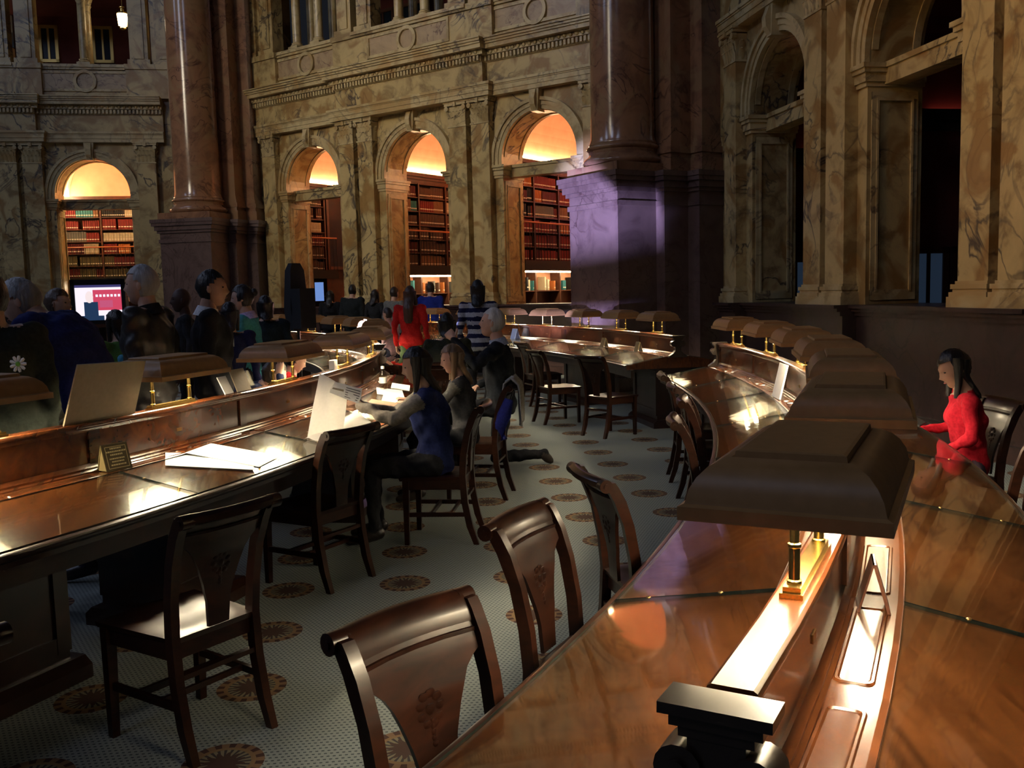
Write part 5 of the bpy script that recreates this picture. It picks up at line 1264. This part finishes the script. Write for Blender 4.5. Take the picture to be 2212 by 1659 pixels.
# -- girl in red on the outer side of the glass desk
p = pol(RR + .87, -10.4)
person('girl in tight red long-sleeved top seated at the outer side of glass desk', (p.x, p.y), radial_face(p) - 4, 1.62, SIT, dict(ell=(-.22, .02, .78), wrl=(-.12, .20, .66), elr=(.215, .03, .78), wrr=(.13, .26, .78), head=(0, .085, 1.20)),
       top=(.34, .008, .018), pants=(.03, .02, .03), skin='mid', hair=(.008, .006, .006), hair_style='long', hair_len=.24, look=(10, -24), female=True, bulk=.94, curl=(.7, .7), vox=.011)
q = pol(RR + .52, -11.0, .80); b = MB(); b.box(-.07, .07, -.035, .035, -.006, .006); o = b.build('mobile_phone', 'black'); o.location = q + Vector((0, 0, .03)); o.rotation_euler = (R(10), R(24), R(-50)); tag(o, 'black phone held by the girl in red', 'phone')
# -- standing visitors in the inner ring, left to right
def stand(px, Y, topy, label, face, **k):
    q = atY(px, topy, Y); return person(label, (q.x, q.y), face, q.z * 1.0 / 1.0, STAND, **k) if 'base' not in k else None
edge_person = stand(-24, 4.85, 592, 'person in dark green jacket with a white daisy pin', 120, top=(.016, .020, .016), pants=(.05, .045, .035), hair=(.008, .007, .006), bulk=1.22, hem=.75)
q = at_px(150, 5.45)
BEND = dict(pel=(0, -.12, .95), waist=(0, -.04, 1.09), chest=(0, .06, 1.25), neck=(0, .19, 1.40), head=(0, .28, 1.49), shl=(-.19, .14, 1.36), shr=(.19, .14, 1.36), ell=(-.25, .26, 1.08), elr=(.25, .26, 1.08), wrl=(-.18, .48, .88), wrr=(.18, .48, .88), hil=(-.09, -.12, .92), hir=(.09, -.12, .92))
person('grey-haired man in navy jacket bending over the desk', (q.x + .02, q.y), 178, 1.93, {**STAND, **BEND}, None, top=(.012, .016, .075), pants=(.012, .012, .02), hair=(.20, .19, .19), look=(10, -20), bulk=1.42, hem=.72)
stand(116, 7.7, 626, 'short-haired woman with bare forearm raised to her chin', 20, top=(.02, .02, .022), pants=BLK, hair=(.06, .035, .022), hair_style='short', female=True, J=dict(elr=(.25, .16, 1.15), wrr=(.10, .20, 1.36)), cuff=.25, look=(-20, 0))
q = at_px(212, 6.6)
person('bent fair-haired child lit by the desk lamp', (q.x, q.y), 190, 1.45, {**STAND, **BEND}, None, top=(.55, .42, .22), pants=(.04, .04, .06), hair=(.16, .10, .06), look=(0, -20), hair_style='short')
stand(252, 7.4, 672, 'girl with long dark hair in green vest over maroon sleeves', 150, top=(.10, .20, .05), sleeve=(.10, .010, .022), pants=(.03, .06, .10), hair=(.012, .008, .007), hair_style='long', hair_len=.30, female=True, J=dict(elr=(.26, .12, 1.14), wrr=(.16, .26, 1.30)))
stand(288, 7.0, 700, 'small child in light blue shirt beside leather jacket man', 170, top=(.06, .24, .34), pants=(.03, .04, .06), hair=(.03, .02, .015))
stand(312, 6.3, 576, 'grey-haired man in dark leather jacket facing the video monitor', 172, top=(.020, .018, .018), pants=(.015, .015, .02), hair=(.26, .25, .25), top_kind='leather', bulk=1.22, hem=.80, look=(10, 0), collar=(.015, .013, .013))
stand(396, 9.6, 624, 'bald dark-skinned person behind the two suited men', 200, top=(.02, .02, .022), pants=BLK, hair=None, skin='dark')
stand(447, 6.75, 587, 'black-haired man in black suit with white collar and badge', 20, top=(.009, .009, .011), pants=BLK, hair=(.006, .006, .007), bulk=1.16, hem=.78, look=(-10, 0), collar=(.55, .55, .58), badge=((-.09, .155, 1.26), 0, 'paper'), skin='mid')
stand(493, 8.0, 655, 'dark-haired woman in navy coat beside the suited man', 95, top=(.010, .011, .04), pants=(.09, .012, .03), hair=(.010, .009, .012), hair_style='bob', hair_len=.2, female=True, hem=.7)
stand(528, 8.5, 617, 'woman in teal top with lavender scarf and pinned dark hair', 178, top=(.05, .26, .34), pants=BLK, hair=(.014, .010, .009), hair_style='bun', female=True, skin='pale', collar=(.42, .36, .62), look=(6, -4))
stand(572, 9.6, 640, 'woman with dark bob in dark teal sweater seen from behind', 110, top=(.014, .022, .026), pants=BLK, hair=(.012, .009, .009), hair_style='bob', hair_len=.18, female=True, bulk=1.18)
# -- two people bent behind the divider of the newspaper desk
p = pol(RL - .74, -5.4)
person('seated person resting head on hand behind the newspaper desk divider', (p.x, p.y), 180 + radial_face(p), 1.66, SIT, dict(head=(.02, .22, 1.08), neck=(0, .14, 1.0), shl=(-.18, .12, .97), shr=(.18, .12, .97), elr=(.20, .34, .86), wrr=(.10, .30, 1.08), ell=(-.24, .26, .82), wrl=(-.1, .42, .86)), top=(.015, .02, .05), pants=BLK, hair=(.03, .018, .012), look=(25, -25), curl=(.3, .2))
p = pol(RL - .75, -.4)
person('child in bright red top behind the newspaper desk divider', (p.x, p.y), 180 + radial_face(p) + 20, 1.62, SIT, dict(head=(0, .13, 1.16), neck=(0, .08, 1.04)), top=(.55, .02, .025), pants=BLK, hair=(.01, .008, .008), look=(10, -25))
# -- far visitors
def stand_xy(px, Y, topy, *a, **k): return stand(px, Y, topy, *a, **k)
stand(884, 13.4, 619, 'woman in red sweater and green trousers with long brown hair', 82, top=(.42, .016, .014), pants=(.055, .085, .038), hair=(.060, .030, .018), hair_style='long', hair_len=.46, female=True, bulk=1.06, hem=.90)
stand(1031, 12.0, 606, 'woman in navy and white striped sweater with black hair', 86, top=(.012, .014, .045), pants=BLK, hair=(.008, .007, .007), hair_style='long', hair_len=.26, female=True, bulk=1.06, stripes=((.36, .37, .42), .055))
stand(929, 19.25, 611, 'man in bright blue and navy jacket looking into the lit arch', 80, top=(.010, .022, .19), pants=BLK, hair=(.03, .022, .018), bulk=1.25, hem=.7)
stand(760, 20.1, 616, 'man in dark coat standing before the arches', 78, top=(.014, .017, .018), pants=BLK, hair=(.008, .007, .006), bulk=1.3, hem=.6)
stand(712, 20.5, 628, 'woman in black coat beside the dark coated man', 85, top=(.010, .010, .012), pants=BLK, hair=(.01, .008, .008), hair_style='long', hair_len=.3, female=True, bulk=1.2, hem=.6)
stand(809, 19.3, 626, 'dark-haired woman in black jacket with white trim before the arches', 60, top=(.02, .02, .022), pants=BLK, hair=(.02, .014, .012), hair_style='long', hair_len=.25, female=True, hem=.8)
stand(850, 18.75, 621, 'young man in light grey jacket before the arches', 60, top=(.13, .13, .125), pants=BLK, hair=(.02, .013, .01), hem=.85)
q = at_px(838, 14.2)
person('dark-haired child in pale pink shirt beside red sweater woman', (q.x, q.y), 150, 1.42, STAND, None, top=(.52, .34, .36), pants=(.03, .03, .05), hair=(.03, .02, .016), look=(0, -10))
q = at_px(962, 10.1)
person('seated person in dark green jacket with black hair seen from behind', (q.x, q.y), 88, 1.86, SIT, None, top=(.020, .022, .014), pants=BLK, hair=(.006, .006, .006), hair_style='bob', hair_len=.16, bulk=1.15, look=(0, -4))
place_chair((q.x, q.y), 88, 'dark library chair under the person in dark green jacket')
# coat thrown over the chair back beside the blonde reader
def coat():
    base = pol(RL + 1.33, -4.3); root = empty('draped_coat', (base.x, base.y, 0), R(-4.2 + 90)); tag(root, 'pale grey coat with blue scarf hanging over a chair back', 'coat')
    b = MB(); N_ = 10; vs = []
    for jj in range(N_ + 1):
        for i in range(N_ + 1):
            u, v = i / N_ * 2 - 1, jj / N_; d = (v - .30)
            y = (.055 if d > 0 else -.055) * min(1, abs(d) * 9); z = .945 - .50 * max(0, d) - .35 * max(0, -d) + .01 * math.sin(7 * u + 5 * v)
            vs.append((u * (.16 + .03 * v) + .012 * math.sin(9 * v), -y + .012 * math.sin(11 * u + 3 * v), z))
    b.add(vs, [(jj * (N_ + 1) + i, jj * (N_ + 1) + i + 1, (jj + 1) * (N_ + 1) + i + 1, (jj + 1) * (N_ + 1) + i) for jj in range(N_) for i in range(N_)])
    o = b.build('coat_cloth', fabric((.26, .24, .22)), root, 70, fix=False); m = o.modifiers.new('t', 'SOLIDIFY'); m.thickness = .012
    b = MB(); b.tube([(-.20, .02, .80), (-.22, .06, .68), (-.16, .10, .58), (-.18, .07, .48)], [.035, .055, .05, .03], 10); b.build('blue_scarf', fabric((.010, .014, .12)), root, 60)
coat()

# flower ornament on the dark green jacket at the left edge
fo = atY(40, 786, 4.63); ip = (Matrix.Translation(edge_person.location) @ Matrix.Rotation(edge_person.rotation_euler.z, 4, 'Z')).inverted()
root = empty('flower_pin', ip @ fo, -edge_person.rotation_euler.z); root.parent = edge_person; root['label'] = 'white daisy pin with green heart'
for k in range(9):
    a = 2 * math.pi * k / 9; b = MB(); b.loft([[(math.cos(a) * r_ + math.sin(a) * w_ * i, -.004 - .004 * (i == 0), math.sin(a) * r_ - math.cos(a) * w_ * i) for i in (-1, 0, 1)] for r_, w_ in ((.012, .004), (.030, .009), (.042, .006))], False); b.build('petal', 'paper', root, None, fix=False)
M['leafgreen'] = plain('flower_green', (.12, .35, .03), .6); b = MB(); b.ball((0, -.006, 0), (.013, .008, .013), 10, 7); b.build('heart', 'leafgreen', root, 60)
